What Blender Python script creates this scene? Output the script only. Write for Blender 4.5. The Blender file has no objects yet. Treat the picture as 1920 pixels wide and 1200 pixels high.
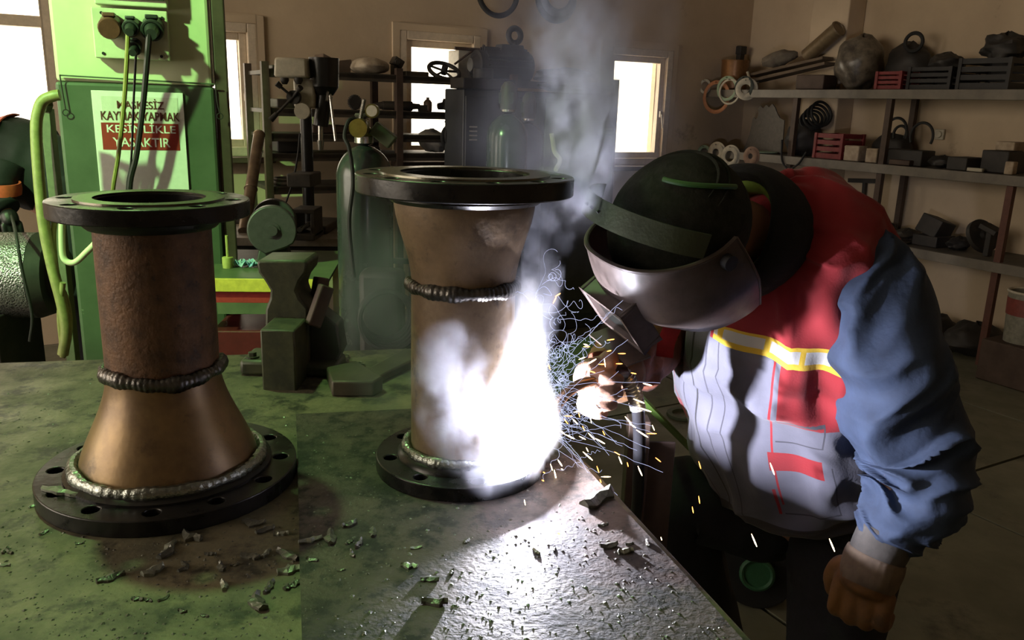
import bpy, bmesh, math, random
import numpy as np
from mathutils import Vector, Matrix, Euler
random.seed(7); rng = np.random.default_rng(7)
S = bpy.context.scene
COL = S.collection
PI = math.pi
# ------------------------------------------------------------------ camera
F = 1554.0                                   # focal length in pixels of the 1920 wide frame
CZ = 1.46
PITCH, ROLL = math.radians(14.5), math.radians(1.8)
cd = bpy.data.cameras.new('camera'); cam = bpy.data.objects.new('camera', cd); COL.objects.link(cam)
cd.sensor_width = 36.0; cd.lens = F / 1920 * 36.0; cd.clip_start = 0.02; cd.clip_end = 200
CR = Matrix.Rotation(PI/2 - PITCH, 3, 'X') @ Matrix.Rotation(ROLL, 3, 'Z')
cam.matrix_world = Matrix.Translation((0, 0, CZ)) @ CR.to_4x4()
S.camera = cam
# ------------------------------------------------------------------ view
S.view_settings.view_transform = 'Standard'; S.view_settings.look = 'None'
S.view_settings.exposure = 0.22; S.view_settings.gamma = 1.0; S.view_settings.use_curve_mapping = False
S.cycles.use_denoising = True
S.cycles.max_bounces = 7; S.cycles.diffuse_bounces = 4; S.cycles.glossy_bounces = 3
S.cycles.transmission_bounces = 4; S.cycles.transparent_max_bounces = 12; S.cycles.volume_bounces = 0
S.cycles.sample_clamp_indirect = 4.0; S.cycles.caustics_reflective = False; S.cycles.caustics_refractive = False
S.cycles.volume_step_rate = 2.0; S.cycles.volume_max_steps = 160
# ------------------------------------------------------------------ daylight: an overcast, evenly bright sky
W = bpy.data.worlds.new('world'); S.world = W; W.use_nodes = True
W.node_tree.nodes['Background'].inputs[0].default_value = (1.0, 0.87, 0.70, 1)
W.node_tree.nodes['Background'].inputs[1].default_value = 6.3
SKY_COL = (1.0, 0.93, 0.82)
# room frame: K is the far corner, U runs along the back wall, V along the other wall towards us
UA = math.radians(30)
U = Vector((math.cos(UA), math.sin(UA), 0)); V = Vector((math.sin(UA), -math.cos(UA), 0))
K = Vector((1.95, 7.43, 0))
def room(u, v, z): return K + U*u + V*v + Vector((0, 0, z))
def light(name, kind, loc, energy, color, **kw):
    d = bpy.data.lights.new(name, kind); d.energy = energy; d.color = color
    for k, v in kw.items(): setattr(d, k, v)
    o = bpy.data.objects.new(name, d); o.location = loc; COL.objects.link(o); return o
# greenish discharge lamp hanging high over the bay, behind and beside the camera
LAMP = Vector((-2.5, 1.2, 2.9))
GREEN = (0.47, 1.0, 0.34)
def hall_lamp(loc, aim, power, half, blend):
    o = light('hall_lamp', 'SPOT', loc, power, GREEN, shadow_soft_size=0.06, spot_size=math.radians(half*2), spot_blend=blend)
    o.rotation_euler = (Vector(aim)-Vector(loc)).to_track_quat('-Z', 'Y').to_euler(); return o
hall_lamp(LAMP, (-1.52, 3.2, 1.45), 480, 20, .5)
hall_lamp((-1.25, 2.0, 3.55), (-0.50, 1.2, 0.87), 150, 21, .8)
def portal(c, rot, sx, sy):
    o = light('portal', 'AREA', c, 1, (1, 1, 1), shape='RECTANGLE', size=sx, size_y=sy)
    o.data.cycles.is_portal = True; o.rotation_euler = rot; return o
# ------------------------------------------------------------------ pixel -> place helpers (1920x1200 frame)
CAMP = Vector((0, 0, CZ))
def ray(px, py): return CR @ Vector(((px-960)/F, (600-py)/F, -1))
def at(px, py, Y):
    d = ray(px, py); return CAMP + d*(Y/d.y)
def atz(px, py, z):
    d = ray(px, py); return CAMP + d*((z-CZ)/d.z)
def onpl(px, py, p0, n):
    d = ray(px, py); return CAMP + d*((p0-CAMP).dot(n)/d.dot(n))
def pixscale(p): return (CR.transposed() @ (Vector(p)-CAMP)).z*-1/F       # metres per pixel at p
# ------------------------------------------------------------------ materials
MATS = {}
def mat(name, c1, c2=None, scale=8, rough=0.6, metal=0.0, bump=0.0, bscale=None, spots=None, emit=None, strength=0,
        rough2=None, stretch=None, spec=0.5, detail=6, contrast=(0.35, 0.65), transmission=0, sscale=3, ssize=(0.56, 0.62), scuff=None):
    if name in MATS: return MATS[name]
    m = bpy.data.materials.new(name); m.use_nodes = True; MATS[name] = m
    nt = m.node_tree; N = nt.nodes; L = nt.links; b = N['Principled BSDF']
    b.inputs['Base Color'].default_value = (*c1, 1); b.inputs['Roughness'].default_value = rough
    b.inputs['Metallic'].default_value = metal; b.inputs['Specular IOR Level'].default_value = spec
    if transmission: b.inputs['Transmission Weight'].default_value = transmission
    tc = N.new('ShaderNodeTexCoord'); src = tc.outputs['Object']
    if stretch:
        mp = N.new('ShaderNodeMapping'); mp.inputs['Scale'].default_value = stretch
        L.new(src, mp.inputs[0]); src = mp.outputs[0]
    if c2 is not None:
        n = N.new('ShaderNodeTexNoise'); n.inputs['Scale'].default_value = scale; n.inputs['Detail'].default_value = detail
        n.inputs['Roughness'].default_value = 0.62
        L.new(src, n.inputs['Vector'])
        r = N.new('ShaderNodeMapRange'); r.inputs[1].default_value, r.inputs[2].default_value = contrast
        L.new(n.outputs[0], r.inputs[0])
        mx = N.new('ShaderNodeMix'); mx.data_type = 'RGBA'; mx.inputs[6].default_value = (*c1, 1); mx.inputs[7].default_value = (*c2, 1)
        L.new(r.outputs[0], mx.inputs[0]); col = mx.outputs[2]
        if spots:
            n2 = N.new('ShaderNodeTexNoise'); n2.inputs['Scale'].default_value = sscale; n2.inputs['Detail'].default_value = 9
            n2.inputs['Roughness'].default_value = 0.7
            L.new(src, n2.inputs['Vector'])
            r2 = N.new('ShaderNodeMapRange'); r2.inputs[1].default_value, r2.inputs[2].default_value = ssize
            L.new(n2.outputs[0], r2.inputs[0])
            m2 = N.new('ShaderNodeMix'); m2.data_type = 'RGBA'; m2.inputs[7].default_value = (*spots, 1)
            L.new(r2.outputs[0], m2.inputs[0]); L.new(col, m2.inputs[6]); col = m2.outputs[2]
        if scuff:
            n4 = N.new('ShaderNodeTexNoise'); n4.inputs['Scale'].default_value = scuff[1]; n4.inputs['Detail'].default_value = 10; n4.inputs['Roughness'].default_value = .68
            L.new(src, n4.inputs['Vector']); r4 = N.new('ShaderNodeMapRange'); r4.inputs[1].default_value, r4.inputs[2].default_value = scuff[2], scuff[3]; r4.inputs[4].default_value = .85
            L.new(n4.outputs[0], r4.inputs[0]); m4 = N.new('ShaderNodeMix'); m4.data_type = 'RGBA'; m4.inputs[7].default_value = (*scuff[0], 1)
            L.new(r4.outputs[0], m4.inputs[0]); L.new(col, m4.inputs[6]); col = m4.outputs[2]
        L.new(col, b.inputs['Base Color'])
        if rough2 is not None:
            r3 = N.new('ShaderNodeMapRange'); r3.inputs[1].default_value, r3.inputs[2].default_value = contrast
            r3.inputs[3].default_value = rough; r3.inputs[4].default_value = rough2
            L.new(n.outputs[0], r3.inputs[0]); L.new(r3.outputs[0], b.inputs['Roughness'])
    if bump:
        nb = N.new('ShaderNodeTexNoise'); nb.inputs['Scale'].default_value = bscale or scale*3; nb.inputs['Detail'].default_value = 8
        L.new(src, nb.inputs['Vector'])
        bp = N.new('ShaderNodeBump'); bp.inputs['Strength'].default_value = min(1, bump); bp.inputs['Distance'].default_value = 0.0035
        L.new(nb.outputs[0], bp.inputs['Height']); L.new(bp.outputs[0], b.inputs['Normal'])
    if emit:
        b.inputs['Emission Color'].default_value = (*emit, 1); b.inputs['Emission Strength'].default_value = strength
    return m
def plain(name, c, rough=0.6, metal=0.0, v=0.25, scale=40, bump=0.15, **kw):
    """a used surface: the colour with a little of its own grime"""
    return mat(name, c, tuple(x*(1-v) for x in c), scale=scale, rough=rough, metal=metal, bump=bump, bscale=scale*4, **kw)
# ------------------------------------------------------------------ mesh builder
class MB:
    def __init__(self): self.v = []; self.f = []
    def add(self, vs, fs):
        o = len(self.v); self.v += [tuple(p) for p in vs]; self.f += [tuple(i+o for i in f) for f in fs]; return self
    def box(self, c, s, rot=None, taper=1.0):
        R = rot if isinstance(rot, Matrix) else (Euler(rot).to_matrix() if rot else Matrix.Identity(3))
        c = Vector(c); vs = []
        for z in (-.5, .5):
            k = taper if z > 0 else 1
            for x, y in ((-.5, -.5), (.5, -.5), (.5, .5), (-.5, .5)): vs.append(c + R @ Vector((x*s[0]*k, y*s[1]*k, z*s[2])))
        return self.add(vs, [(3, 2, 1, 0), (4, 5, 6, 7), (0, 1, 5, 4), (1, 2, 6, 5), (2, 3, 7, 6), (3, 0, 4, 7)])
    def bar(self, a, b, w, h=None):
        """square bar from a to b"""
        a, b = Vector(a), Vector(b); d = b-a; q = d.to_track_quat('Z', 'Y').to_matrix()
        return self.box((a+b)/2, (w, h or w, d.length), q)
    def tube(self, pts, r, n=8, closed=False, cap=True):
        pts = [Vector(p) for p in pts]; m = len(pts); rr = r if hasattr(r, '__len__') else [r]*m
        vs = []; prev = None
        for i, p in enumerate(pts):
            if closed: t = pts[(i+1) % m]-pts[i-1]
            else: t = pts[min(i+1, m-1)]-pts[max(i-1, 0)]
            if t.length < 1e-9: t = Vector((0, 0, 1))
            t.normalize()
            if prev is None:
                a = Vector((0, 0, 1)) if abs(t.z) < .9 else Vector((1, 0, 0)); e = t.cross(a).normalized()
            else:
                e = prev - t*prev.dot(t)
                e = e.normalized() if e.length > 1e-6 else t.orthogonal().normalized()
            prev = e; g = t.cross(e)
            for k in range(n):
                an = 2*PI*k/n; vs.append(p + (e*math.cos(an)+g*math.sin(an))*rr[i])
        fs = []
        for i in range(m if closed else m-1):
            j = (i+1) % m
            for k in range(n): fs.append((i*n+k, i*n+(k+1) % n, j*n+(k+1) % n, j*n+k))
        if cap and not closed: fs += [tuple(range(n-1, -1, -1)), tuple((m-1)*n+k for k in range(n))]
        return self.add(vs, fs)
    def cyl(self, a, b, r, r2=None, n=20): return self.tube([a, b], [r, r if r2 is None else r2], n)
    def lathe(self, prof, c=(0, 0, 0), n=32, R=None, closed=False, wob=None):
        """prof: (radius, z) from bottom to top; closed joins the last ring to the first"""
        c = Vector(c); vs = []
        for r, z in prof:
            for k in range(n):
                an = 2*PI*k/n; w = wob(an, z) if wob else 0
                p = Vector(((r+w)*math.cos(an), (r+w)*math.sin(an), z)); vs.append(c + (R @ p if R else p))
        m = len(prof); fs = []
        for i in range(m if closed else m-1):
            j = (i+1) % m
            for k in range(n): fs.append((i*n+k, i*n+(k+1) % n, j*n+(k+1) % n, j*n+k))
        if not closed:
            if prof[0][0] > 1e-6: fs.append(tuple(range(n-1, -1, -1)))
            if prof[-1][0] > 1e-6: fs.append(tuple((m-1)*n+k for k in range(n)))
        return self.add(vs, fs)
    def prism(self, poly, a, e1, e2, e3, t):
        """2D polygon in the e1,e2 plane at a, extruded by t along e3"""
        a, e1, e2, e3 = map(Vector, (a, e1, e2, e3)); n = len(poly)
        vs = [a+e1*x+e2*y for x, y in poly] + [a+e1*x+e2*y+e3*t for x, y in poly]
        return self.add(vs, [tuple(range(n-1, -1, -1)), tuple(range(n, 2*n))] + [(i, (i+1) % n, (i+1) % n+n, i+n) for i in range(n)])
    def ring(self, c, Rm, r, n=24, m=8, axis='Z', flat=None, rfun=None):
        """torus of ring radius Rm and section r (flat = section height), lying across its axis"""
        q = axis if isinstance(axis, Matrix) else Vector({'X': (1, 0, 0), 'Y': (0, 1, 0), 'Z': (0, 0, 1)}[axis]).to_track_quat('Z', 'Y').to_matrix() if isinstance(axis, str) else Vector(axis).to_track_quat('Z', 'Y').to_matrix()
        c = Vector(c); vs = []
        for i in range(n):
            a = 2*PI*i/n; k = rfun(a) if rfun else 1
            for j in range(m):
                b = 2*PI*j/m; rad = Rm + r*k*math.cos(b); vs.append(c + q @ Vector((rad*math.cos(a), rad*math.sin(a), (flat or r)*k*math.sin(b))))
        fs = [(i*m+j, ((i+1) % n)*m+j, ((i+1) % n)*m+(j+1) % m, i*m+(j+1) % m) for i in range(n) for j in range(m)]
        return self.add(vs, fs)
    def ball(self, c, s, n=16, m=10, rot=None, wob=0, seed=0):
        c = Vector(c); s = s if hasattr(s, '__len__') else (s, s, s); R = Euler(rot).to_matrix() if rot else Matrix.Identity(3)
        rg = random.Random(seed); vs = []; ph = [rg.uniform(0, 6) for _ in range(6)]
        for i in range(m+1):
            th = PI*i/m
            for k in range(n):
                a = 2*PI*k/n
                w = 1 + wob*(math.sin(3*a+ph[0]+2*th)*.5+math.sin(5*a-4*th+ph[1])*.3+math.sin(7*th+2*a+ph[2])*.4)
                vs.append(c + R @ Vector((s[0]*math.sin(th)*math.cos(a)*w, s[1]*math.sin(th)*math.sin(a)*w, s[2]*math.cos(th)*w)))
        fs = [(i*n+k, (i+1)*n+k, (i+1)*n+(k+1) % n, i*n+(k+1) % n) for i in range(m) for k in range(n)]
        return self.add(vs, fs)
    def build(self, name, material, parent=None, smooth=None, bevel=0.0, world=True, sub=0, kind=None, label=None, seg=2):
        me = bpy.data.meshes.new(name)
        off = Vector((0, 0, 0))
        if parent is not None and world:
            inv = parent_world(parent).inverted(); vs = [inv @ Vector(p) for p in self.v]
        else: vs = self.v
        me.from_pydata([tuple(p) for p in vs], [], self.f); me.validate()
        bm = bmesh.new(); bm.from_mesh(me)
        bmesh.ops.remove_doubles(bm, verts=bm.verts, dist=1e-6)
        bmesh.ops.recalc_face_normals(bm, faces=bm.faces)
        bm.to_mesh(me); bm.free()
        if material: me.materials.append(material)
        o = bpy.data.objects.new(name, me); COL.objects.link(o)
        if parent is not None: o.parent = parent
        if smooth is not False:
            me.polygons.foreach_set('use_smooth', [True]*len(me.polygons))
            sharp_edges(me, 40 if smooth is None else smooth)
        if bevel:
            md = o.modifiers.new('edge', 'BEVEL'); md.width = bevel; md.segments = seg; md.limit_method = 'ANGLE'; md.angle_limit = math.radians(40)
        if sub:
            md = o.modifiers.new('smooth', 'SUBSURF'); md.levels = sub; md.render_levels = sub
        if kind: o['kind'] = kind
        if label: o['label'] = label
        return o
def sharp_edges(me, deg):
    bm = bmesh.new(); bm.from_mesh(me); a = math.radians(deg)
    for e in bm.edges: e.smooth = len(e.link_faces) == 2 and e.calc_face_angle(0) < a
    bm.to_mesh(me); bm.free()
def parent_world(o):
    m = Matrix.LocRotScale(o.location, o.rotation_euler, o.scale)
    return parent_world(o.parent) @ m if o.parent else m
def thing(name, label, cat, loc=(0, 0, 0), rz=0, group=None, kind=None):
    o = bpy.data.objects.new(name, None); COL.objects.link(o); o.empty_display_size = .05
    o.location = loc; o.rotation_euler = (0, 0, rz); o['label'] = label
    if kind: o['kind'] = kind
    if cat: o['category'] = cat
    if group: o['group'] = group
    return o
def tag(o, label, cat, group=None, kind=None):
    o['label'] = label
    if cat: o['category'] = cat
    if group: o['group'] = group
    if kind: o['kind'] = kind
    return o
def rebase(o, loc):
    """put the origin of a one-mesh thing at its base"""
    loc = Vector(loc); d = o.location - loc
    o.data.transform(Matrix.Translation(d)); o.location = loc; return o
def single(mb, name, material, label, cat, group=None, kind=None, **kw):
    o = mb.build(name, material, **kw)
    n = len(o.data.vertices); co = np.empty(n*3, 'f'); o.data.vertices.foreach_get('co', co); co = co.reshape(-1, 3)
    rebase(o, ((co[:, 0].min()+co[:, 0].max())/2, (co[:, 1].min()+co[:, 1].max())/2, co[:, 2].min()))
    return tag(o, label, cat, group, kind)
def catmull(keys, n):
    """keys (k,d) -> n samples along a Catmull-Rom spline"""
    k = np.asarray(keys, float); m = len(k); out = []
    kk = np.vstack([2*k[0]-k[1], k, 2*k[-1]-k[-2]])
    for t in np.linspace(0, m-1, n):
        i = min(int(t), m-2); f = t-i; p0, p1, p2, p3 = kk[i:i+4]
        out.append(.5*((2*p1)+(-p0+p2)*f+(2*p0-5*p1+4*p2-p3)*f*f+(-p0+3*p1-3*p2+p3)*f**3))
    return np.array(out)
def path(pts, n): return [Vector(p) for p in catmull([tuple(p) for p in pts], n)]
def text_mesh(body, size, name='lettering', bold=0.0, sx=1.0):
    c = bpy.data.curves.new(name, 'FONT'); c.body = body; c.size = size; c.align_x = 'CENTER'; c.align_y = 'CENTER'; c.offset = bold; c.extrude = 0.0004; c.resolution_u = 4
    o = bpy.data.objects.new(name, c); COL.objects.link(o); bpy.context.view_layer.update()
    me = bpy.data.meshes.new_from_object(o.evaluated_get(bpy.context.evaluated_depsgraph_get()))
    bpy.data.objects.remove(o); bpy.data.curves.remove(c); me.transform(Matrix.Diagonal((sx, 1, 1, 1))); return me
# ================================================================== the setting
M_wall = mat('wall_paint', (.58, .46, .32), (.46, .36, .25), scale=1.6, rough=.85, bump=.25, bscale=30, spots=(.17, .13, .09), sscale=1.1, ssize=(.62, .74))
M_ceil = plain('ceiling_paint', (.42, .38, .32), .9)
M_white_frame = plain('window_frame_paint', (.62, .52, .40), .5, v=.15)
M_conc = mat('floor_concrete', (.125, .125, .085), (.19, .185, .135), scale=3, rough=.7, bump=.3, bscale=40, spots=(.03, .03, .025), sscale=2.2, ssize=(.55, .7), rough2=.5)  # olive cast of the green lamp is put into the concrete colour
M_joint = plain('floor_joint', (.02, .02, .018), .9)
M_black = plain('black_paint', (.012, .012, .013), .45)
M_dsteel = mat('dark_steel', (.05, .048, .045), (.025, .022, .02), scale=9, rough=.5, metal=.6, bump=.2)
M_brown = mat('brown_steel', (.09, .06, .045), (.05, .03, .022), scale=7, rough=.6, metal=.2, bump=.2)
def glass_mat():
    m = bpy.data.materials.new('window_glass'); m.use_nodes = True; N = m.node_tree.nodes; L = m.node_tree.links
    N.remove(N['Principled BSDF']); t = N.new('ShaderNodeBsdfTransparent'); g = N.new('ShaderNodeBsdfGlossy'); g.inputs['Roughness'].default_value = .02
    n = N.new('ShaderNodeTexNoise'); n.inputs['Scale'].default_value = 3
    r = N.new('ShaderNodeValToRGB'); r.color_ramp.elements[0].color = (.80, .80, .78, 1); r.color_ramp.elements[1].color = (.97, .97, .95, 1)
    L.new(n.outputs[0], r.inputs[0]); L.new(r.outputs[0], t.inputs[0])
    mx = N.new('ShaderNodeMixShader'); mx.inputs[0].default_value = .06; L.new(t.outputs[0], mx.inputs[1]); L.new(g.outputs[0], mx.inputs[2])
    L.new(mx.outputs[0], N['Material Output'].inputs[0]); return m
M_glass = glass_mat()
CEIL = 3.9; UL, VL = -9.6, 10.2
UDIR = U; NBACK = -V                       # outward normal of the back wall
# floor: slabs with recessed joints
fl = thing('floor', 'dark concrete floor slabs of the workshop', None, room(0, 0, 0), UA, kind='structure')
mb = MB(); mb.box((UL/2, -VL/2, -.06), (-UL+.4, VL+.4, .08)); mb.build('floor_bed', M_joint, fl, world=False, smooth=False)
SL = 1.2
slab_me = None
for i in range(8):
    for j in range(9):
        if slab_me is None:
            b = MB(); b.box((0, 0, -.015), (SL-.016, SL-.016, .03)); o = b.build('slab', M_conc, fl, world=False, smooth=False, bevel=.004); slab_me = o.data
        else:
            o = bpy.data.objects.new('slab', slab_me); COL.objects.link(o); o.parent = fl
        o.location = (-SL*(i+.5), -SL*(j+.5), random.uniform(-.002, 0)); o.rotation_euler = (0, 0, random.choice((0, PI/2, PI, -PI/2)))
def wallbox(mb, kind, a0, a1, z0, z1, th=.25):
    """a piece of wall between a0..a1 along the wall"""
    if a1-a0 < 1e-4 or z1-z0 < 1e-4: return
    q = Matrix.Rotation(UA, 3, 'Z')
    if kind == 'back': mb.box(room((a0+a1)/2, -th/2, (z0+z1)/2), (a1-a0, th, z1-z0), q)
    if kind == 'right': mb.box(room(th/2, (a0+a1)/2, (z0+z1)/2), (th, a1-a0, z1-z0), q)
    if kind == 'left': mb.box(room(UL-th/2, (a0+a1)/2, (z0+z1)/2), (th, a1-a0, z1-z0), q)
    if kind == 'front': mb.box(room((a0+a1)/2, VL+th/2, (z0+z1)/2), (a1-a0, th, z1-z0), q)
def wall(name, kind, A0, A1, holes, label):
    mb = MB(); cur = A0
    for (a0, a1, z0, z1) in sorted(holes):
        wallbox(mb, kind, cur, a0, 0, CEIL); wallbox(mb, kind, a0, a1, 0, z0); wallbox(mb, kind, a0, a1, z1, CEIL); cur = a1
    wallbox(mb, kind, cur, A1, 0, CEIL)
    o = mb.build(name, M_wall, smooth=False); tag(o, label, None, kind='structure'); return o
def back_uz(px, py):
    p = onpl(px, py, K, NBACK); return (p-K).dot(U), p.z
def win_hole(x0, y0, x1, y1):
    ym = (y0+y1)/2; xm = (x0+x1)/2
    u0 = back_uz(x0, ym)[0]; u1 = back_uz(x1, ym)[0]; return (u0, u1, back_uz(xm, y1)[1], back_uz(xm, y0)[1])
HOLES = [win_hole(-290, -110, 104, 330), win_hole(336, 40, 484, 292), win_hole(748, 62, 898, 300), win_hole(1131, 91, 1254, 309)]
wall('wall_back', 'back', UL, .25, HOLES, 'tan painted plaster wall with small tall windows')
wall('wall_right', 'right', -.25, VL, [], 'tan wall behind the long shelves')
wall('wall_left', 'left', 0, VL, [(.4, 4.4, .9, 3.3)], 'tan side wall of the workshop')  # unseen opening added in this wall to let soft daylight in
wall('wall_front', 'front', UL, 0, [], 'tan end wall of the workshop')
c = MB(); c.box(room(UL/2, VL/2, CEIL+.1), (-UL+.5, VL+.5, .2), Matrix.Rotation(UA, 3, 'Z')); tag(c.build('ceiling', M_ceil, smooth=False), 'plain workshop ceiling', None, kind='structure')
QB = Matrix.Rotation(UA, 3, 'Z')
for i, (u0, u1, z0, z1) in enumerate(HOLES):
    base = room((u0+u1)/2, 0, z0); w = u1-u0; h = z1-z0
    t = thing('window_%d' % (i+1), ['wide bright window behind the man in dark clothes', 'tall narrow window beside the green pillar', 'window behind the cluttered steel rack', 'bright window next to the wall shelves'][i], None, base, UA, kind='structure')
    fr = MB(); f = .055 if i else .05
    for x in (-w/2+f/2, w/2-f/2): fr.box((x, .03, h/2), (f, .09, h))
    for z in (f/2, h-f/2): fr.box((0, .03, z), (w-2*f, .09, f))
    if i == 0: fr.box((0, .03, back_uz(60, 40)[1]-z0), (w-2*f, .08, .06)); fr.box((w/2-.33, .03, h*.30), (.03, .06, h*.6-f))
    fr.build('window_frame', M_white_frame, t, world=False, smooth=False, bevel=.006)
    ar = MB(); g = .05
    for x in (-w/2-g/2, w/2+g/2): ar.box((x, -.008, h/2), (g, .02, h+2*g))
    ar.box((0, -.008, h+g/2), (w, .02, g)); ar.build('architrave', M_wall, t, world=False, smooth=False, bevel=.004)
    sa = MB(); q = .045; W2, H2 = w-2*f, h-2*f
    if i:
        for x in (-W2/2+q/2, W2/2-q/2): sa.box((x, .045, h/2), (q, .05, H2))
        for z in (f+q/2, h-f-q/2): sa.box((0, .045, z), (W2-2*q, .05, q))
        sa.build('sash', M_white_frame, t, world=False, smooth=False, bevel=.005)
        hd = MB(); hd.box((W2/2-q/2, .005, h*.45), (.018, .02, .05)); hd.bar((W2/2-q/2, -.012, h*.45), (W2/2-q/2+.012, -.02, h*.45-.11), .014)
        hd.build('window_handle', plain('pale_metal', (.6, .55, .48), .4), t, world=False, bevel=.003)
    gl = MB(); gl.box((0, .05, h/2), (W2-.002, .006, H2-.002)); gl.build('window_pane', M_glass, t, world=False, smooth=False)
    si = MB(); si.box((0, -.05, -.02), (w+.12, .16, .035)); si.build('window_sill', M_brown, t, world=False, bevel=.004)
    portal(room((u0+u1)/2, -.2, z0+h/2), Euler((PI/2, 0, UA+PI)), w, h).rotation_euler = V.to_track_quat('-Z', 'Y').to_euler()
portal(room(UL-.2, 2.4, 2.1), U.to_track_quat('-Z', 'Y').to_euler(), 4.0, 2.4)  # sky light through the added side opening
# pilaster on the shelf wall
pr = lambda px, py, off=0: onpl(px, py, K-U*off, U)          # a point on the shelf wall (or a plane off in front of it)
pa, pb = pr(1536, 100), pr(1580, 100)
va, vb = (pa-K).dot(V), (pb-K).dot(V)
m = MB(); m.box(room(-.09, (va+vb)/2+.1, CEIL/2), (.18, vb-va+.12, CEIL-.02), QB)
tag(m.build('trim_1', M_wall, smooth=False, bevel=.008), 'square pilaster standing out of the shelf wall', None, kind='structure')
# ------------------------------------------------------------------ painted pillar
def zrow(px, py, Y): return at(px, py, Y).z
PY = 3.2
pl_l, pl_r = at(112, 250, PY-.05), at(406, 250, PY+.12)
pdir = (pl_r-pl_l); pdir.z = 0; pw = pdir.length; pdir.normalize(); pnor = Vector((pdir.y, -pdir.x, 0))     # towards camera
pang = math.atan2(pdir.y, pdir.x); pmid = (pl_l+pl_r)/2; pmid.z = 0
ppil = pmid - pnor*.17
M_pil = mat('pillar_cream_paint', (.62, .66, .42), (.52, .55, .36), scale=4, rough=.6, bump=.2, spots=(.36, .34, .24), sscale=5, ssize=(.63, .70))
M_pgreen = mat('pillar_green_paint', (.055, .080, .045), (.08, .11, .065), scale=5, rough=.5, bump=.25, spots=(.25, .30, .2), sscale=6, ssize=(.66, .70))
pil = thing('pillar', 'square pillar painted cream above and green below', 'pillar', (ppil.x, ppil.y, 0), pang, kind='structure')
zb = zrow(250, 157, PY)
m = MB(); m.box((0, 0, (zb+CEIL)/2), (pw-.01, .33, CEIL-zb)); m.build('upper_shaft', M_pil, pil, world=False, bevel=.012, smooth=False)
m = MB(); m.box((0, 0, zb/2), (pw, .34, zb)); m.build('lower_shaft', M_pgreen, pil, world=False, bevel=.012, smooth=False)
# brown strip along its edge
m = MB(); m.box((pw/2+.028, -.10, CEIL/2), (.05, .10, CEIL)); m.build('edge_strip', M_brown, pil, world=False, bevel=.006, smooth=False)
def onpil(px, py, off=0.0):
    return onpl(px, py, pmid+pnor*(off+.002), pnor)
# ================================================================== workbench, plate and pipe spools
ZP = .864; PT = .012; ZT = ZP-PT                     # plate top, plate thickness, table top
M_table = mat('bench_steel', (.19, .165, .10), (.075, .07, .045), scale=11, rough=.45, metal=.15, bump=.25, bscale=110, spots=(.03, .028, .02), sscale=15, ssize=(.50, .62), rough2=.62, scuff=((.34, .32, .24), 5.5, .63, .70))
M_plate = mat('scarred_plate_steel', (.095, .072, .060), (.030, .025, .022), scale=13, rough=.48, metal=.25, bump=.35, bscale=130, spots=(.016, .014, .013), sscale=26, ssize=(.50, .60), rough2=.7, scuff=((.30, .25, .21), 5, .635, .70))
M_tleg = plain('bench_leg_steel', (.04, .045, .03), .6)
A, B = atz(0, 680, ZT), atz(770, 653, ZT); fdir = (B-A).normalized()
E0, E1 = atz(893, 650, ZP), atz(1395, 1200, ZP); edir = (E1-E0).normalized()
def hit(p, d, q, e):        # 2D line crossing
    k = ((q.x-p.x)*e.y-(q.y-p.y)*e.x)/(d.x*e.y-d.y*e.x); return p+d*k
far_r = hit(A, fdir, E0-Vector((edir.y, -edir.x, 0))*.02, edir); far_l = A - fdir*.75
near_r = E1+edir*.38-Vector((edir.y, -edir.x, 0))*.02; near_r.y = max(near_r.y, .45); near_l = Vector((far_l.x+.1, .45, 0))
bt = thing('workbench', 'large steel welding bench with a green-lit grimy top', 'workbench', ((far_l.x+far_r.x)/2, 1.1, 0))
mb = MB(); mb.prism([(p.x, p.y) for p in (near_l, near_r, far_r, far_l)], (0, 0, ZT-.02), (1, 0, 0), (0, 1, 0), (0, 0, 1), .02); mb.build('bench_top', M_table, bt, smooth=False, bevel=.003)
ap = MB()
for p, q in ((far_l, far_r), (near_l, near_r), (near_r, far_r), (near_l, far_l)):
    ctr = (near_l+far_r+near_r+far_l)/4; a = p+(ctr-p)*.06; b_ = q+(ctr-q)*.06; a.z = b_.z = ZT-.065; ap.bar(a, b_, .05, .09)
ap.build('apron', M_tleg, bt, smooth=False)
for p in (near_l, near_r, far_r, far_l):
    q = p+(Vector((0, 1.1, 0))-p)*.08; lg = MB(); lg.box((q.x, q.y, (ZT-.11)/2), (.07, .07, ZT-.11)); lg.build('leg', M_tleg, bt, smooth=False)
pc = [atz(555, 776, ZP), atz(990, 757, ZP)]
e3 = hit(pc[0], (pc[1]-pc[0]), E0, edir); nr = E1+edir*.3; nl = atz(566, 1200, ZP); ld = (nl-pc[0]).normalized(); nl = nl+ld*.3
pts = [pc[0], nl, nr, e3]
# irregular flame-cut rim
def rough_line(p, q, n, amp):
    d = q-p; nn = Vector((d.y, -d.x, 0)).normalized(); return [p+d*(i/n)+nn*random.uniform(-amp, amp)*(0 < i) for i in range(n)]
poly = rough_line(pts[0], pts[1], 14, .0006)+rough_line(pts[1], pts[2], 4, .001)+rough_line(pts[2], pts[3], 16, .0012)+rough_line(pts[3], pts[0], 10, .001)
mb = MB(); mb.prism([(p.x, p.y) for p in poly], (0, 0, ZT), (1, 0, 0), (0, 1, 0), (0, 0, 1), PT)
single(mb, 'steel_plate', M_plate, 'thick scarred steel plate lying flat on the welding bench', 'plate', smooth=False)

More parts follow.
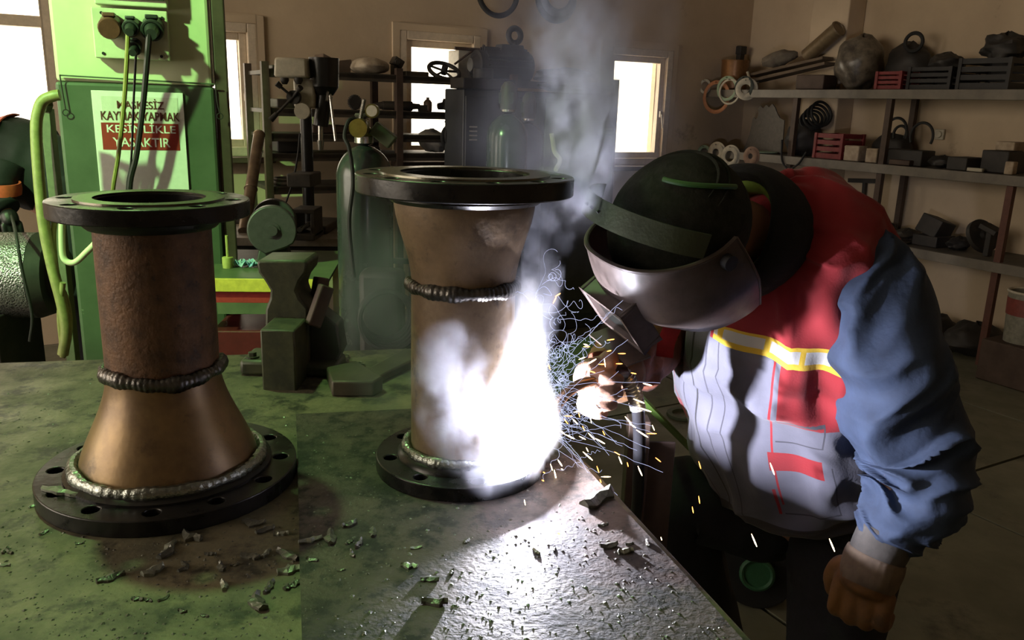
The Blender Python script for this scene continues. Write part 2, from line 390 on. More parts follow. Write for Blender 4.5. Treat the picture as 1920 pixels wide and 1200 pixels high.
M_flange = mat('black_flange_varnish', (.012, .012, .013), (.03, .028, .026), scale=18, rough=.22, metal=.5, bump=.12, bscale=60, rough2=.38)
M_fface = mat('turned_flange_face', (.13, .12, .09), (.07, .065, .05), scale=22, rough=.25, metal=.8, bump=.1, bscale=120)
M_rust = mat('rusty_pipe', (.175, .088, .042), (.075, .038, .021), scale=28, rough=.62, metal=.25, bump=.5, bscale=150, spots=(.04, .026, .02), sscale=55, ssize=(.58, .68))
M_bare = mat('heat_tinted_steel', (.29, .19, .085), (.16, .10, .05), scale=13, rough=.38, metal=.45, bump=.12, bscale=90, spots=(.075, .05, .03), sscale=16, ssize=(.58, .74))
M_tan = mat('scaled_pipe_steel', (.27, .19, .115), (.15, .10, .06), scale=13, rough=.55, metal=.2, bump=.2, bscale=110, spots=(.06, .04, .03), sscale=18, ssize=(.57, .70))
M_bead = mat('weld_bead_metal', (.06, .058, .055), (.14, .13, .12), scale=60, rough=.3, metal=.8, bump=.4, bscale=160)
M_fresh = mat('fresh_weld_metal', (.34, .36, .33), (.18, .19, .17), scale=70, rough=.25, metal=.9, bump=.6, bscale=150)
def ringplate(od, idr, z0, z1, pcd=0, nh=0, hd=0, c=(0, 0, 0), ph=0, n=72):
    """annular plate with real bolt holes, as an MB"""
    bm = bmesh.new()
    def loop(cx, cy, r, k):
        vs = [bm.verts.new((cx+r*math.cos(2*PI*i/k), cy+r*math.sin(2*PI*i/k), 0)) for i in range(k)]
        return [bm.edges.new((vs[i], vs[(i+1) % k])) for i in range(k)]
    es = loop(0, 0, od, n)+loop(0, 0, idr, n)
    for i in range(nh):
        a = 2*PI*(i+ph)/nh; es += loop(pcd*math.cos(a), pcd*math.sin(a), hd, 14)
    bmesh.ops.triangle_fill(bm, edges=es, use_beauty=True)
    # triangle_fill also fills holes on some inputs: drop those faces
    for f in list(bm.faces):
        m = f.calc_center_median(); r = math.hypot(m.x, m.y); bad = r < idr*.985
        for i in range(nh):
            a = 2*PI*(i+ph)/nh
            if math.hypot(m.x-pcd*math.cos(a), m.y-pcd*math.sin(a)) < hd*.93: bad = True
        if bad: bm.faces.remove(f)
    ex = bmesh.ops.extrude_face_region(bm, geom=list(bm.faces), use_keep_orig=True)
    for v in ex['geom']:
        if isinstance(v, bmesh.types.BMVert): v.co.z = z1-z0
    bmesh.ops.recalc_face_normals(bm, faces=bm.faces)
    bm.verts.index_update(); mb = MB(); mb.add([(v.co.x+c[0], v.co.y+c[1], v.co.z+z0+c[2]) for v in bm.verts], [tuple(v.index for v in f.verts) for f in bm.faces]); bm.free(); return mb
def bead(r, z, s, n=360, m=10, amp=.16, gaps=(), wav=0.0, seed=1):
    rg = random.Random(seed); ph = [rg.uniform(0, 6) for _ in range(4)]; mb = MB()
    def rf(a):
        k = 1+amp*(abs(math.sin(a*34+1.4*math.sin(a*3)+ph[0]))*.7+.7*math.sin(a*13+ph[1])+.9*math.sin(a*5+ph[2]))
        for g0, g1 in gaps:
            if g0 < a < g1: k *= .25
        return k
    mb.ring((0, 0, z), r, s, n, m, flat=s*1.25, rfun=rf)
    if wav: mb.v = [(x, y, zz+wav*math.sin(math.atan2(y, x)*3+ph[3])) for x, y, zz in mb.v]
    return mb
def hollow(prof, th, n=72):
    mb = MB(); mb.lathe(prof+[(r-th, z) for r, z in reversed(prof)], n=n, closed=True); return mb
def scurve(r0, r1, z0, z1, n=14, p=1.0):
    out = []
    for i in range(n+1):
        t = i/n; s = t*t*(3-2*t); s = s**p; out.append((r0+(r1-r0)*s, z0+(z1-z0)*t))
    return out
# --- spool in the middle of the bench, small flange down
MD = 1.31; mp = at(868, 600, MD); mc = Vector((mp.x, MD, ZP))
sp = thing('pipe_spool', 'upright flanged pipe spool being welded on the steel plate', 'pipe spool', mc, math.radians(10))
zw = zrow(868, 531, MD)-ZP; ztop = zrow(868, 326, MD)-ZP
fb = ringplate(.1425, .0795, 0, .024, .120, 8, .0115, ph=.15).build('small_flange', M_flange, sp, world=False, bevel=.0016)
m = MB(); m.lathe([(.108, .0235), (.106, .030), (.097, .036), (.088, .040), (.0795, .040), (.0795, .0235)], n=64, closed=True); m.build('flange_hub', M_flange, fb, world=False)
hollow([(.084, .024), (.0842, zw*.5), (.084, zw)], .007).build('pipe_body', M_tan, sp, world=False)
hollow(scurve(.084, .1115, zw, ztop-.036, 16, 1.1), .007).build('reducer', mat('reducer_scale_steel', (.29, .20, .12), (.17, .115, .07), scale=13, rough=.5, metal=.2, bump=.2, bscale=110, spots=(.07, .05, .035), sscale=17, ssize=(.56, .72)), sp, world=False)
bead(.0860, zw, .0085, seed=3, gaps=((4.12, 4.20), (5.45, 6.28))).build('girth_weld', M_bead, sp, world=False)
bead(.092, .038, .0075, seed=4).build('fillet_weld', M_fresh, sp, world=False)
ft = ringplate(.170, .100, ztop-.028, ztop, .1475, 12, .0115, ph=.3).build('large_flange', M_flange, sp, world=False, bevel=.002)
m = MB(); m.lathe([(.118, ztop-.0275), (.124, ztop-.0275), (.124, ztop-.036), (.117, ztop-.042), (.104, ztop-.042), (.104, ztop-.0275)], n=64, closed=True); m.build('flange_hub', M_flange, ft, world=False)
m = MB(); m.lathe([(.101, ztop), (.133, ztop), (.1325, ztop+.003), (.101, ztop+.003)], n=72, closed=True); m.build('raised_face', M_fface, ft, world=False)
# --- second spool, large flange down
lp = atz(321, 868, ZT+.026); LC = Vector((lp.x, lp.y, ZT))
sl = thing('pipe_spool', 'rusty flanged pipe spool standing near the green pillar, wide end down', 'pipe spool', LC, math.radians(0))
zw2 = zrow(305, 688, LC.y)-ZT; zt2 = zrow(268, 372, LC.y)-ZT
fb = ringplate(.198, .132, 0, .026, .172, 12, .0125, ph=.45).build('large_flange', M_flange, sl, world=False, bevel=.0018)
m = MB(); m.lathe([(.158, .0255), (.158, .030), (.150, .036), (.132, .036), (.132, .0255)], n=72, closed=True); m.build('flange_hub', M_flange, fb, world=False)
hollow(scurve(.1365, .0845, .03, zw2, 18, .82), .007).build('reducer', M_bare, sl, world=False)
bead(.1425, .0385, .0085, seed=5).build('fillet_weld', M_fresh, sl, world=False)
bead(.0870, zw2, .0085, seed=6, wav=.003).build('girth_weld', M_bead, sl, world=False)
hollow([(.084, zw2), (.0842, (zw2+zt2)/2), (.084, zt2-.024)], .007).build('pipe_body', M_rust, sl, world=False)
ft = ringplate(.1425, .078, zt2-.024, zt2, .120, 8, .0115, ph=.2).build('small_flange', M_flange, sl, world=False, bevel=.0018)
m = MB(); m.lathe([(.084, zt2-.040), (.092, zt2-.042), (.100, zt2-.034), (.102, zt2-.0245), (.084, zt2-.0245)], n=64, closed=True); m.build('flange_hub', M_flange, ft, world=False)
m = MB(); m.lathe([(.079, zt2), (.106, zt2), (.1055, zt2+.003), (.079, zt2+.003)], n=72, closed=True); m.build('raised_face', M_fface, ft, world=False)
# the arc burns at the foot weld of the middle spool
ARC = mc+Vector((.101*math.cos(-.2), .101*math.sin(-.2), .024+.009))
alight = light('welding_arc_light', 'POINT', ARC, 115, (.86, .86, 1.0), shadow_soft_size=.008)
# ------------------------------------------------------------------ bench vise
VY = atz(520, 700, ZT).y
def vz(py, px=530): return zrow(px, py, VY)
def vx(px, py=600): return at(px, py, VY).x
M_vise = mat('vise_green_paint', (.065, .07, .036), (.03, .034, .02), scale=25, rough=.5, bump=.3, bscale=50, spots=(.03, .03, .025), sscale=8, ssize=(.58, .68))
M_vdark = mat('vise_dark_iron', (.03, .03, .027), (.05, .048, .04), scale=9, rough=.5, metal=.5, bump=.3)
vb_ = at(530, 690, VY)
vi = thing('bench_vise', 'heavy green iron bench vise bolted to the welding bench', 'vise', (vb_.x, VY, ZT))
pp = [(496, 700), (497, 580), (505, 560), (506, 545), (496, 528), (484, 512), (480, 492), (486, 488), (570, 488), (577, 493), (574, 512), (562, 528), (556, 545), (562, 560), (578, 578), (578, 700)]
poly = [(at(x, y, VY).x, max(at(x, y, VY).z, ZT)) for x, y in pp][::-1]
m = MB(); m.prism(poly, (0, VY, 0), (1, 0, 0), (0, 0, 1), (0, 1, 0), .11); m.build('vise_body', M_vise, vi, bevel=.006, smooth=35)
m = MB(); m.box((vx(546), VY-.055, (vz(590)+ZT)/2-.005), (vx(577)-vx(516), .115, vz(590)-ZT+.0)); m.build('sliding_jaw', M_vise, vi, bevel=.004, smooth=35)
m = MB(); m.box((vx(492), VY+.03, ZT+.018), (.10, .11, .036)); m.box((vx(600), VY+.03, ZT+.015), (.08, .11, .03)); m.build('vise_foot', M_vise, vi, bevel=.009)
for (bx, by) in ((470, VY+.0), (484, VY+.055), (612, VY+.04)):
    m = MB(); m.lathe([(.015, .0), (.015, .004)], (vx(bx), by, ZT+.036 if bx < 600 else ZT+.03), 16); m.lathe([(.0095, .004), (.0095, .013)], (vx(bx), by, ZT+.036 if bx < 600 else ZT+.03), 6); m.build('bolt', M_vise, vi, smooth=False)
m = MB(); m.bar(at(586, 612, VY-.01), at(612, 536, VY+.02), .02, .035); m.build('clamp_lever', M_brown, vi, bevel=.004)
m = MB(); m.bar(at(590, 600, VY+.08), at(603, 520, VY+.10), .022, .035); m.build('clamp_lever', M_brown, vi, bevel=.004)
m = MB(); m.prism([(at(x, y, VY+.02).x, max(ZT, at(x, y, VY+.02).z)) for x, y in ((622, 700), (640, 660), (632, 610), (600, 585), (580, 600), (580, 700))], (0, VY+.02, 0), (1, 0, 0), (0, 0, 1), (0, 1, 0), .07); m.build('rear_cheek', M_vdark, vi, bevel=.005)
# two heavy offcuts beside it
def slab_on(pxs, z, h, name, mt, label, cat, bev=.004, group=None):
    ps = [atz(x, y, z+h) for x, y in pxs]
    m = MB(); m.prism([(p.x, p.y) for p in ps], (0, 0, z+.0005), (1, 0, 0), (0, 1, 0), (0, 0, 1), h); return single(m, name, mt, label, cat, group, bevel=bev, smooth=35)
M_off = mat('offcut_steel', (.09, .075, .05), (.045, .036, .026), scale=10, rough=.55, metal=.2, bump=.3)
slab_on([(622, 715), (612, 688), (668, 676), (718, 706), (700, 716)], ZT, .034, 'steel_offcut', M_off, 'thick blunt steel offcut lying beside the bench vise', 'offcut')
slab_on([(684, 694), (760, 652), (775, 656), (775, 674), (712, 704)], ZT, .020, 'steel_wedge', M_off, 'long steel wedge lying between vise and upright spool', 'offcut')
for k, (x, y, a) in enumerate([(632, 668, .3), (646, 672, 1.2), (660, 689, .1), (668, 686, .9), (676, 690, 1.4), (641, 678, .2)]):
    p = atz(x, y, ZT+.005); d = Vector((math.cos(a), math.sin(a), 0))
    m = MB(); m.cyl(p-d*.014, p+d*.012, .004, n=10); m.cyl(p+d*.012, p+d*.017, .008, n=6)
    single(m, 'bolt', plain('zinc_bolt', (.35, .36, .28), .35, .7), 'small loose bolt lying behind the blunt steel offcut', 'bolt', 'loose bolts by the vise')
# ------------------------------------------------------------------ slag flakes and debris on the bench
M_slag = mat('slag', (.06, .06, .05), (.14, .14, .11), scale=60, rough=.28, metal=.2, bump=.4)
M_slagb = mat('bright_slag', (.30, .32, .26), (.16, .17, .13), scale=50, rough=.35, metal=.4, bump=.3)
def flake_mesh(seed, L, Wd, H, curl=.0):
    rg = random.Random(seed); n = 7; mb = MB(); top = []; bot = []
    for i in range(n):
        t = i/(n-1)-.5; w = Wd*(1-abs(t)*1.1)*rg.uniform(.7, 1.1); cz = curl*(t*t)*4; yo = rg.uniform(-.15, .15)*Wd+curl*2*t*t
        top += [(t*L, yo-w/2, H*rg.uniform(.3, .7)+cz), (t*L, yo, H+cz), (t*L, yo+w/2, H*rg.uniform(.3, .7)+cz)]; bot += [(t*L, yo-w/2, cz*.9), (t*L, yo+w/2, cz*.9)]
    o = len(top); f = []
    for i in range(n-1):
        a = i*3; f += [(a, a+3, a+4, a+1), (a+1, a+4, a+5, a+2)]; b = o+i*2; f += [(b, b+1, b+3, b+2), (a, b, b+2, a+3), (a+2, a+5, b+3, b+1)]
    f += [(0, 1, 2, o+1, o), (3*n-3, o+2*n-2, o+2*n-1, 3*n-1, 3*n-2)]
    mb.add(top+bot, f); return mb
FK = [('m', 80, 918, 150, 930, 'pale curved slag strip lying on the wide flange edge', 'b', LC.z+.0265),
      ('m', 180, 942, 232, 934, 'green-lit slag strip lying on the wide flange beside the bolt holes', 'b', LC.z+.0262)]
for _, x0, y0, x1, y1, lab, b, z in FK:
    p, q = atz(x0, y0, z), atz(x1, y1, z); o = flake_mesh(x0, (q-p).length, .020, .007).build('slag_strip', M_slagb, smooth=False)
    o.location = (p+q)/2; o.rotation_euler = (0, 0, math.atan2(q.y-p.y, q.x-p.x)); tag(o, lab, 'slag')
FL = [(318, 1030, 40), (360, 1010, 36), (312, 1040, 30), (208, 1085, 40), (288, 1073, 34), (345, 1057, 14), (345, 1068, 20), (470, 1045, 30), (498, 1040, 22), (540, 1042, 44), (475, 982, 34), (497, 996, 30), (527, 1003, 22), (484, 1133, 44), (505, 1102, 34), (548, 1098, 30), (545, 1070, 40), (258, 1124, 18), (278, 1126, 16), (308, 1123, 20), (420, 1100, 26), (440, 1060, 14), (10, 1033, 18), (18, 1036, 16), (10, 1060, 16), (384, 1155, 14), (342, 1147, 14), (415, 1066, 26), (582, 1015, 36), (620, 1010, 40), (655, 1017, 16), (672, 1022, 24), (768, 1062, 26), (806, 1087, 28), (847, 1074, 16), (815, 1132, 40), (640, 1070, 12), (655, 985, 24), (700, 1000, 26), (660, 1040, 20), (780, 1028, 18), (875, 1015, 16), (1120, 940, 70), (1142, 1025, 30), (1172, 1035, 26), (1180, 1020, 14), (1130, 985, 18), (1215, 1020, 18), (1005, 1035, 16), (1040, 1030, 14), (585, 1050, 20), (395, 1040, 18), (60, 950, 12), (82, 1000, 14), (150, 1020, 12)]
for k, (x, y, L) in enumerate(FL):
    z = ZP if x > 566 else ZT
    p = atz(x, y, z); s = pixscale(p)*L*1.25
    o = flake_mesh(k, s, s*random.uniform(.4, .65), s*random.uniform(.14, .28), curl=s*random.uniform(0, .08)).build('slag_flake', M_slagb if k % 4 == 0 else M_slag, smooth=False)
    o.location = (p.x, p.y, z); o.rotation_euler = (0, 0, random.uniform(0, 6.28))
    big = {1120: 'largest dark slag flake near the plate rim below the sparks', 540: 'curved slag flake at the raised plate step', 484: 'broad dark slag flake lying on the bench near the plate step', 815: 'broad slag flake lying alone on the steel plate'}.get(x)
    tag(o, big or ('small broken slag flake on the steel plate' if z == ZP else 'small broken slag flake on the bench top'), 'slag', None if big else ('slag flakes on the plate' if z == ZP else 'slag flakes on the bench'))
# fine crumbs nobody could count
for nm, z, n, lab in (('slag_crumbs', ZT, 900, 'fine slag crumbs strewn over the bench top'), ('slag_crumbs', ZP, 700, 'fine slag crumbs strewn over the steel plate')):
    mb = MB(); k = 0
    while k < n:
        if z == ZT: x, y = random.uniform(-20, 555), random.uniform(700, 1210)
        else: x, y = random.uniform(570, 1400), random.uniform(790, 1210)
        p = atz(x, y, z)
        if z == ZT and (p.xy-LC.xy).length < .2: continue
        if z == ZP and ((p.xy-mc.xy).length < .145 or (p-E0).cross(edir).z < .012): continue
        s = random.choice((.0012, .0016, .002, .003))*random.uniform(.7, 1.3); k += 1
        a = random.uniform(0, 6.3); c_, s_ = math.cos(a)*s, math.sin(a)*s
        mb.add([(p.x+c_, p.y+s_, z), (p.x-s_, p.y+c_, z), (p.x-c_*.8, p.y-s_, z), (p.x+s_, p.y-c_*.7, z), (p.x+c_*.2, p.y, z+s*.45)], [(0, 1, 4), (1, 2, 4), (2, 3, 4), (3, 0, 4)])
    o = mb.build(nm, M_slag, smooth=False); tag(o, lab, 'slag', kind='stuff')
# ------------------------------------------------------------------ sign, sockets and cables on the pillar
pe = pdir; pu = Vector((0, 0, 1))
def pil_box(x0, y0, x1, y1, d, off=0.0):
    a, b = onpil(x0, (y0+y1)/2, 0), onpil(x1, (y0+y1)/2, 0); t, u = onpil((x0+x1)/2, y0), onpil((x0+x1)/2, y1)
    c = (a+b)/2; c.z = (t.z+u.z)/2; return c+pnor*(off+d/2), ((b-a).length, d, abs(t.z-u.z))
QP = Matrix.Rotation(pang, 3, 'Z')
M_signw = plain('sign_white', (.78, .78, .74), .45, v=.08)
M_signr = plain('sign_red', (.30, .03, .022), .45, v=.1)
c, s = pil_box(180, 172, 349, 366, .006)
sg = thing('warning_sign', 'white safety sign with red panel fixed to the green pillar', 'sign', c-Vector((0, 0, s[2]/2)), pang)
m = MB(); m.box(c, s, QP); m.build('sign_board', M_signw, sg, bevel=.001, smooth=False)
c2, s2 = pil_box(192, 182, 334, 232, .001, .006); m = MB(); m.box(c2, s2, QP); m.build('printed_panel', plain('sign_cream', (.66, .66, .58), .45, v=.08), sg, smooth=False)
c3, s3 = pil_box(192, 231, 336, 281, .0014, .006); m = MB(); m.box(c3, s3, QP); m.build('red_panel', M_signr, sg, smooth=False)
M_tdark = plain('sign_text_dark', (.10, .02, .015), .5, v=.1)
def letter(body, px, py, hpx, wpx, mt, par):
    p = onpil(px, py, .0082); ps = pixscale(p); me = text_mesh(body, 1.0, bold=.012)
    xs = [v.co.x for v in me.vertices]; ys = [v.co.y for v in me.vertices]
    sx = wpx*ps/(max(xs)-min(xs)); sy = hpx*ps/(max(ys)-min(ys))
    me.transform(Matrix.Diagonal((sx, sy, 1, 1))); me.transform(Matrix.Rotation(PI/2, 4, 'X')); me.materials.append(mt)
    o = bpy.data.objects.new('lettering', me); COL.objects.link(o); o.parent = par; o.location = parent_world(par).inverted() @ p; return o
letter('MASKESİZ', 263, 198, 19, 81, M_tdark, sg); letter('KAYNAK YAPMAK', 263, 219, 16, 136, M_tdark, sg)
letter('KESİNLİKLE', 265, 243, 19, 119, M_signw, sg); letter('YASAKTIR', 266, 268, 17, 99, M_signw, sg)
# socket board
M_board = mat('socket_board_paint', (.60, .62, .42), (.48, .5, .34), scale=8, rough=.5, spots=(.22, .2, .14), sscale=12, ssize=(.62, .68))
c, s = pil_box(179, 20, 318, 112, .055)
sk = thing('socket_board', 'cream power socket board with plugs on the pillar', 'socket board', c-Vector((0, 0, s[2]/2)), pang)
m = MB(); m.box(c, s, QP); m.build('board', M_board, sk, bevel=.004, smooth=False)
c4, s4 = pil_box(179, -70, 313, 14, .06); m = MB(); m.box(c4, s4, QP); m.build('breaker_box', M_board, sk, bevel=.004, smooth=False)
c4, s4 = pil_box(189, -60, 308, 2, .012, .06); m = MB(); m.box(c4, s4, QP); m.build('breaker_window', plain('smoked_cover', (.05, .06, .04), .2), sk, bevel=.003, smooth=False)
for x, y in ((190, 24), (304, 34), (194, 100), (303, 106)):
    m = MB(); p = onpil(x, y, .055); m.cyl(p, p+pnor*.004, .0055, n=10); m.build('screw', M_black, sk)
M_sock = [plain('socket_red', (.13, .05, .035), .4), plain('socket_grey', (.05, .055, .05), .4), plain('socket_blackgrey', (.03, .035, .03), .35)]
for (x, y, r, k) in ((208, 46, 20, 0), (247, 46, 15, 1), (287, 50, 20, 2), (253, 84, 13, 1)):
    p = onpil(x, y, .055); ps = pixscale(p)*r; ax = (pnor+Vector((0, 0, -.35))).normalized()
    m = MB(); m.cyl(p, p+ax*.05, ps*1.0, ps*.95, n=20); m.ring(p+ax*.05, ps*.86, ps*.16, 20, 6, axis=ax); o = m.build('socket', M_sock[k], sk)
    m = MB(); m.box(p+ax*.03+Vector((0, 0, ps*1.05)), (ps*1.1, .05, ps*.35), QP); m.build('socket_hinge', M_sock[k], o, bevel=.003)
    if k: m = MB(); m.cyl(p+ax*.05, p+ax*.10, ps*.72, ps*.5, n=16); m.build('plug', M_sock[2], o)
    else: m = MB(); m.cyl(p+ax*.05, p+ax*.058, ps*.95, ps*.9, n=20); m.build('socket_lid', M_sock[0], o)
def hang(pxs, off, r, name, mt, label, cat='cable', group=None):
    pts = path([onpil(x, y, o) for (x, y), o in zip(pxs, off)], 40); m = MB(); m.tube(pts, r, 8)
    return single(m, name, mt, label, cat, group)
M_ycab = plain('yellow_cable_rubber', (.26, .25, .05), .5); M_bcab = plain('black_cable_rubber', (.015, .015, .014), .45)
hang([(240, 62), (238, 110), (232, 200), (222, 290), (210, 372), (207, 480), (210, 620)], [.13, .12, .10, .09, .08, .08, .06], .0085, 'power_cable', M_ycab, 'yellow-green power cable hanging in front of the safety sign')
hang([(255, 95), (254, 120), (250, 200), (246, 300), (238, 355), (240, 480), (236, 620)], [.11, .10, .07, .07, .07, .07, .05], .0045, 'power_cable', M_bcab, 'thin black power cable hanging between two thicker cables')
hang([(280, 62), (276, 110), (268, 200), (256, 290), (243, 355), (246, 480), (244, 620)], [.14, .13, .10, .09, .08, .08, .06], .011, 'power_cable', M_bcab, 'thick black power cable hanging from the last socket')
for xs, lab in (([(112, 140), (116, 165), (123, 205)], 'bent wire hook hanging on the pillar face near the yellow hose'), ([(404, 157), (407, 190), (412, 212)], 'bent wire hook hanging on the pillar corner by the narrow window')):
    pts = [onpil(x, y, .012) for x, y in xs]; m = MB(); m.tube(path(pts, 14), .0022, 6); m.ring(pts[-1]-Vector((0, 0, .012)), .011, .002, 16, 6, axis=pnor)
    single(m, 'wire_hook', M_dsteel, lab, 'hook')
m = MB(); m.tube([onpil(112, 141, .006), onpil(250, 149, .006), onpil(402, 158, .006)], .003, 6); single(m, 'conduit_wire', M_pgreen, 'thin wire strung across the pillar at the paint line', 'wire')
# yellow hose looped over the pillar edge
M_yhose = plain('yellow_hose_rubber', (.30, .30, .11), .45, v=.3)
hY = PY-.28
for off, lab, r in ((0, 'yellow rubber hose looping over beside the pillar, thicker strand', .019), (9, 'slimmer yellow hose hanging down along the pillar edge', .010)):
    ps = [(112, 178), (100, 180), (82, 188), (73, 205), (68, 240), (72, 320), (82, 420), (98, 500), (116, 570), (124, 620), (118, 665)]
    if off: ps = [(104, 400), (100, 450), (108, 520), (124, 560), (131, 600), (128, 640), (118, 668), (116, 640), (112, 590), (118, 530)]
    m = MB(); m.tube(path([at(x+off*0, y, hY-.01*i*.5) for i, (x, y) in enumerate(ps)], 60), r, 10); single(m, 'rubber_hose', M_yhose, lab, 'hose')
m = MB(); m.tube(path([at(x, y, hY-.03) for x, y in ((117, 380), (116, 450), (120, 485), (140, 492), (165, 470), (180, 455))], 30), .011, 10); single(m, 'rubber_hose', M_pil, 'pale hose curling behind the rusty spool', 'hose')
# post the hose hangs on
m = MB(); a = at(98, 300, hY+.06); m.box((a.x, a.y, .7), (.035, .035, 1.4)); m.cyl((a.x, a.y, 0), (a.x, a.y, .012), .07, n=16); m.bar((a.x, a.y, 1.39), (a.x+.04, a.y-.05, 1.42), .02)
single(m, 'hose_post', plain('post_green', (.10, .13, .06), .6), 'thin green post carrying the yellow hose', 'post', bevel=.002)
# ================================================================== the welder
def vnoise(seed, x, y):
    """smooth value noise on arrays (x periodic 1.0*8)"""
    rg = np.random.default_rng(seed); G = rg.random((64, 64)); xi = np.floor(x).astype(int); yi = np.floor(y).astype(int)
    fx = x-xi; fy = y-yi; fx = fx*fx*(3-2*fx); fy = fy*fy*(3-2*fy)
    g = lambda i, j: G[i % 64, j % 64]
    return (g(xi, yi)*(1-fx)+g(xi+1, yi)*fx)*(1-fy)+(g(xi, yi+1)*(1-fx)+g(xi+1, yi+1)*fx)*fy
def loft(name, keys, lat, material, parent, n=64, m=80, disp=None, cap0=True, cap1=True, power=2.0, a0=0.0, subd=1, seam=True):
    """keys: (center, hw, hd); rings perpendicular to the spine, lat = sideways axis; stores angle and height as attributes"""
    C = catmull([tuple(k[0])+(k[1], k[2]) for k in keys], m); lat = Vector(lat)
    P = []; AT = []; TT = []
    for i in range(m):
        c = Vector(C[i, :3]); t = Vector(C[min(i+1, m-1), :3]-C[max(i-1, 0), :3]).normalized()
        l = (lat - t*lat.dot(t)).normalized(); f = l.cross(t); tt = i/(m-1)
        for k in range(n):
            a = -PI + 2*PI*k/n
            ca, sa = math.cos(a), math.sin(a)
            e = 2/power; x = math.copysign(abs(sa)**e, sa); y = math.copysign(abs(ca)**e, ca)
            d = disp(a, tt) if disp else 0
            P.append(c + l*((C[i, 3]+d)*x) + f*((C[i, 4]+d)*y)); AT.append(a); TT.append(tt)
    F_ = [(i*n+k, i*n+(k+1) % n, (i+1)*n+(k+1) % n, (i+1)*n+k) for i in range(m-1) for k in range(n)]
    if cap0: F_.append(tuple(range(n-1, -1, -1)))
    if cap1: F_.append(tuple((m-1)*n+k for k in range(n)))
    inv = parent_world(parent).inverted() if parent else Matrix.Identity(4)
    me = bpy.data.meshes.new(name); me.from_pydata([tuple(inv @ p) for p in P], [], F_)
    # cosine/sine keep the angle continuous over the seam
    for nm, arr in (('ang', AT), ('hgt', TT)):
        at_ = me.attributes.new(nm, 'FLOAT', 'POINT'); at_.data.foreach_set('value', arr)
    bm = bmesh.new(); bm.from_mesh(me); bmesh.ops.recalc_face_normals(bm, faces=bm.faces); bm.to_mesh(me); bm.free()
    me.polygons.foreach_set('use_smooth', [True]*len(me.polygons)); me.materials.append(material)
    o = bpy.data.objects.new(name, me); COL.objects.link(o); o.parent = parent
    return o
class NX:
    """small node expression helper"""
    def __init__(s, m): s.nt = m.node_tree; s.N = s.nt.nodes; s.L = s.nt.links
    def op(s, o, a, b=None, c=None):
        n = s.N.new('ShaderNodeMath'); n.operation = o
        for i, v in enumerate((a, b, c)):
            if v is None: continue
            if isinstance(v, (int, float)): n.inputs[i].default_value = v
            else: s.L.new(v, n.inputs[i])
        return n.outputs[0]
    def attr(s, nm): n = s.N.new('ShaderNodeAttribute'); n.attribute_name = nm; return n.outputs['Fac']
    def band(s, x, lo, hi): return s.op('MULTIPLY', s.op('GREATER_THAN', x, lo), s.op('LESS_THAN', x, hi))
    def both(s, a, b): return s.op('MULTIPLY', a, b)
    def mix(s, f, a, b):
        n = s.N.new('ShaderNodeMix'); n.data_type = 'RGBA'
        for i, v in ((0, f), (6, a), (7, b)):
            if isinstance(v, tuple): n.inputs[i].default_value = (*v, 1)
            elif isinstance(v, (int, float)): n.inputs[i].default_value = v
            else: s.L.new(v, n.inputs[i])
        return n.outputs[2]
RED = (.33, .013, .02); GREY = (.175, .175, .225); SILV = (.62, .62, .60); YEL = (.75, .50, .04)
def cloth_noise(m, b, base, sc=260, st=.25):
    X = NX(m); n = X.N.new('ShaderNodeTexNoise'); n.inputs['Scale'].default_value = sc; n.inputs['Detail'].default_value = 3
    tc = X.N.new('ShaderNodeTexCoord'); X.L.new(tc.outputs['Object'], n.inputs['Vector'])
    bp = X.N.new('ShaderNodeBump'); bp.inputs['Strength'].default_value = st; bp.inputs['Distance'].default_value = .002; X.L.new(n.outputs[0], bp.inputs['Height']); X.L.new(bp.outputs[0], b.inputs['Normal'])
